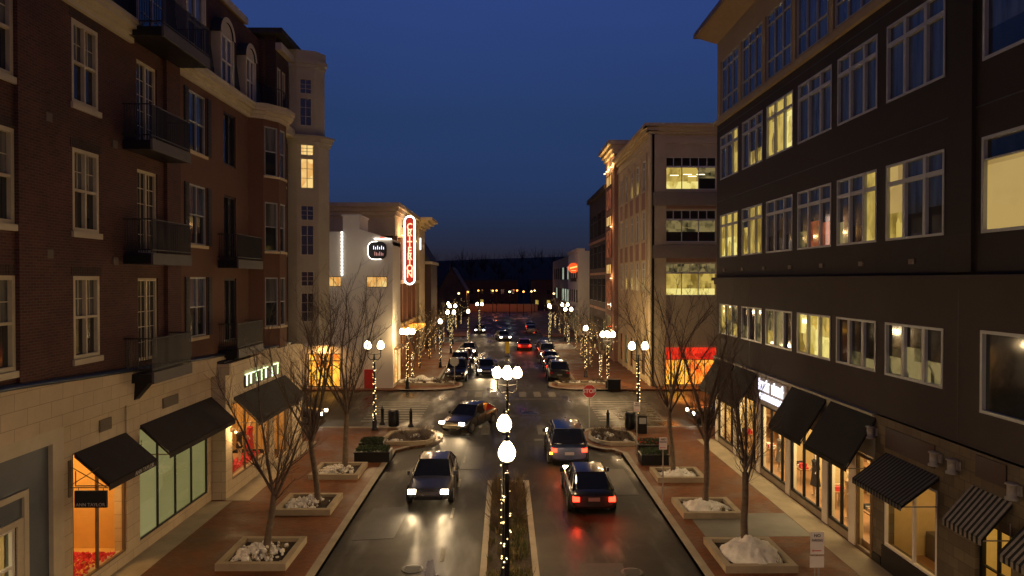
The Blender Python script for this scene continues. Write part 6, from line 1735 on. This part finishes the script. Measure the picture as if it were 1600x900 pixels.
# ------------------------------------------------------------------ far brick houses at the end of the street
def house(x, y, w, d, h, gable, label, wins, seed, wall='brick_far', axis='x'):
    o = empty('brick_house', (x, y, 0), label, 'building', 'brick buildings at the end of the street'); rr = random.Random(seed)
    b = MB(wall); f = Face((x - w / 2, y - d / 2), (1, 0), (0, -1))
    hs = []
    n = max(2, int(w / 3.2))
    for k in range(n):
        for z in [1.2 + 3.2 * j for j in range(int(h / 3.2))]:
            u = (k + .5) * w / n; hs.append((u - .55, u + .55, z, z + 1.5))
    f.wall(b, 0, w, 0, h, hs, .2); b.box(x - w / 2, x + w / 2, y - d / 2 + .3, y + d / 2, 0, h - .01)
    if gable and axis == 'y':
        b.face([(x - w / 2, y - d / 2, h), (x + w / 2, y - d / 2, h), (x, y - d / 2, h + gable)])
    o2 = b.build('wall', o)
    r = MB('slate')
    if gable and axis == 'x':
        r.idx([(x - w / 2 - .3, y - d / 2 - .4, h), (x + w / 2 + .3, y - d / 2 - .4, h), (x + w / 2 + .3, y + d / 2, h), (x - w / 2 - .3, y + d / 2, h), (x - w / 2 - .3, y, h + gable), (x + w / 2 + .3, y, h + gable)], [(0, 1, 5, 4), (2, 3, 4, 5), (0, 4, 3), (1, 2, 5), (0, 3, 2, 1)])
    elif gable:
        r.idx([(x - w / 2 - .3, y - d / 2 - .3, h - .2), (x + w / 2 + .3, y - d / 2 - .3, h - .2), (x, y - d / 2 - .3, h + gable + .1), (x - w / 2 - .3, y + d / 2, h - .2), (x + w / 2 + .3, y + d / 2, h - .2), (x, y + d / 2, h + gable + .1)], [(0, 2, 5, 3), (2, 1, 4, 5)])
    else: r.box(x - w / 2 - .2, x + w / 2 + .2, y - d / 2 - .2, y + d / 2 + .2, h, h + .4)
    r.build('roof', o)
    for k, hh in enumerate(hs):
        window(f, o, *hh, 'iron_gray', 1, (), pane='lit_yellow' if rr.random() < wins else 'pane_dark', rec=.1, fw=.08)
house(-27, 185, 24, 16, 7.0, 6.5, 'long low building with a dark hipped roof beyond the cinema', .35, 4)
house(-13, 176, 7, 14, 6.0, 6.0, 'brick hall with a pointed gable lit red by the street', .3, 5, axis='y')
house(-6, 232, 20, 14, 8.6, 0, 'flat roofed brick block behind the gabled hall at the street end', .16, 6)
house(17, 225, 18, 14, 9.0, 3.5, 'brick house at the street end on the tan office side', .25, 8)
house(-42, 240, 20, 14, 10.0, 4, 'brick house behind the long low building', .2, 9)
for (x, y, m, c, e, lb) in ((-21.5, 168, 'glow_greenish', (.7, 1, .4), 260, 'pole lamp with a greenish light before the long low building'), (-9.2, 170, 'glow_orange', (1, .45, .1), 420, 'pole lamp with an orange light beside the gabled hall'),
                         (1.0, 172, 'glow_greenish', (.95, 1, .7), 300, 'pole lamp with a pale light at the end of the street'), (4.5, 175, 'glow_orange', (1, .3, .08), 700, 'pole lamp with an orange light at the end of the street'),
                         (14.0, 160, 'glow_orange', (1, .25, .06), 150, 'pole lamp with a red-orange light before the dark building'), (-3.5, 190, 'glow_orange', (1, .25, .06), 600, 'pole lamp with an orange light in front of the flat roofed block'),
                         (-7.5, 192, 'glow_orange', (1, .3, .06), 900, 'orange pole lamp at the end of the low brick wall near the gabled hall'), (8.0, 192, 'glow_warm', (1, .5, .15), 700, 'pole lamp with a warm light at the other end of the low brick wall'),
                         (-2.5, 193, 'glow_orange', (1, .22, .05), 900, 'pole lamp with a deep orange light at the middle of the low brick wall'), (3.2, 193.5, 'glow_orange', (1, .25, .06), 800, 'pole lamp with a deep orange light beside the middle of the low brick wall'),
                         (10.4, 150, 'glow_warm', (1, .7, .4), 160, 'pole lamp with a warm light at the kerb before the dark far building'), (-10.2, 152, 'glow_warm', (1, .7, .4), 160, 'pole lamp with a warm light at the kerb past the cinema row'), (6.6, 178, 'glow_warm', (1, .8, .5), 160, 'pole lamp with a pale yellow light near the end of the street'),
                         (-30, 172, 'glow_warm', (1, .6, .25), 200, 'pole lamp with a warm light before the far end of the long low building')):
    o = empty('pole_lamp', (x, y, 0), lb, 'street lamp', 'pole lamps at the end of the street')
    b = MB('black_metal'); b.tube((x, y, 0), (x, y, 6.2), .09, .06, 8); b.box(x - .3, x + .3, y - .2, y + .2, 6.2, 6.32); b.build('post', o)
    g = MB(m); g.ball((x, y, 6.0), .26); q = g.build('lamp_head', o); lamp('pole_light', 'POINT', e * .2, (x, y + .6, 5.4), c, q, .2)
# low brick wall added to carry the orange glow at the end of the street
b = MB('brick_far'); b.use('stucco_pink'); b.box(-12, 9, 196, 196.4, 0, 2.0); b.use('concrete'); b.box(-12, 9, 195.9, 196.5, 2.0, 2.15); tag(b.build('brick_wall'), 'low brick wall added to carry the orange glow across the end of the street', 'wall')
rr = random.Random(41)
for k in range(9):
    x = -70 + k * 17 + rr.uniform(-4, 4); y = rr.uniform(285, 340); house(x, y, rr.uniform(12, 17), 10, 7, rr.choice((2.5, 3.5)), ['small dark house with a lit window at the foot of the wooded hill'][0], .3, 60 + k)
# woodland on the hill
b = MB('dark_wood_mass'); rr = random.Random(77)
T, C = tree_mesh(7, 9, 1.5, 8, .2, .9, 1)
bv = T.v + C.v; bf = T.f + [tuple(i + len(T.v) for i in f) for f in C.f]
for k in range(210):
    x = rr.uniform(-150, 120) if k < 150 else rr.uniform(-40, 45); y = rr.uniform(250, 470); s = rr.uniform(.7, 1.3); a = rr.random() * 6.28; ca, sa = math.cos(a) * s, math.sin(a) * s
    zb = max(0, math.sin(min(1, (y - 260) / 360) * math.pi / 2)) * (27 + 12 * noise.noise(Vector((x * 0.008, 3, 0)))) - 1 if y > 260 else 0
    b.idx([(x + px * ca - py * sa, y + px * sa + py * ca, zb + pz * s) for px, py, pz in bv], bf)
tag(b.build('woods'), 'dark leafless woods on the hill at the end of the street', 'woods', kind='stuff')
bpy.context.view_layer.update()
_dg = bpy.context.evaluated_depsgraph_get()
for o in [o for o in SC.objects if o.type == 'FONT']:
    me = bpy.data.meshes.new_from_object(o.evaluated_get(_dg)); me.name = 'lettering'
    q = bpy.data.objects.new(o.name, me); COL.objects.link(q); q.parent = o.parent; q.location = o.location; q.rotation_euler = o.rotation_euler; q.scale = o.scale
    nm = o.name; bpy.data.objects.remove(o); q.name = nm
for o in SC.objects:
    if o.get('label') and len(o['label'].split()) > 16: print('LONG', o['label'], flush=True)
print('faces', sum(len(o.data.polygons) for o in SC.objects if o.type == 'MESH'), 'objs', len(SC.objects))
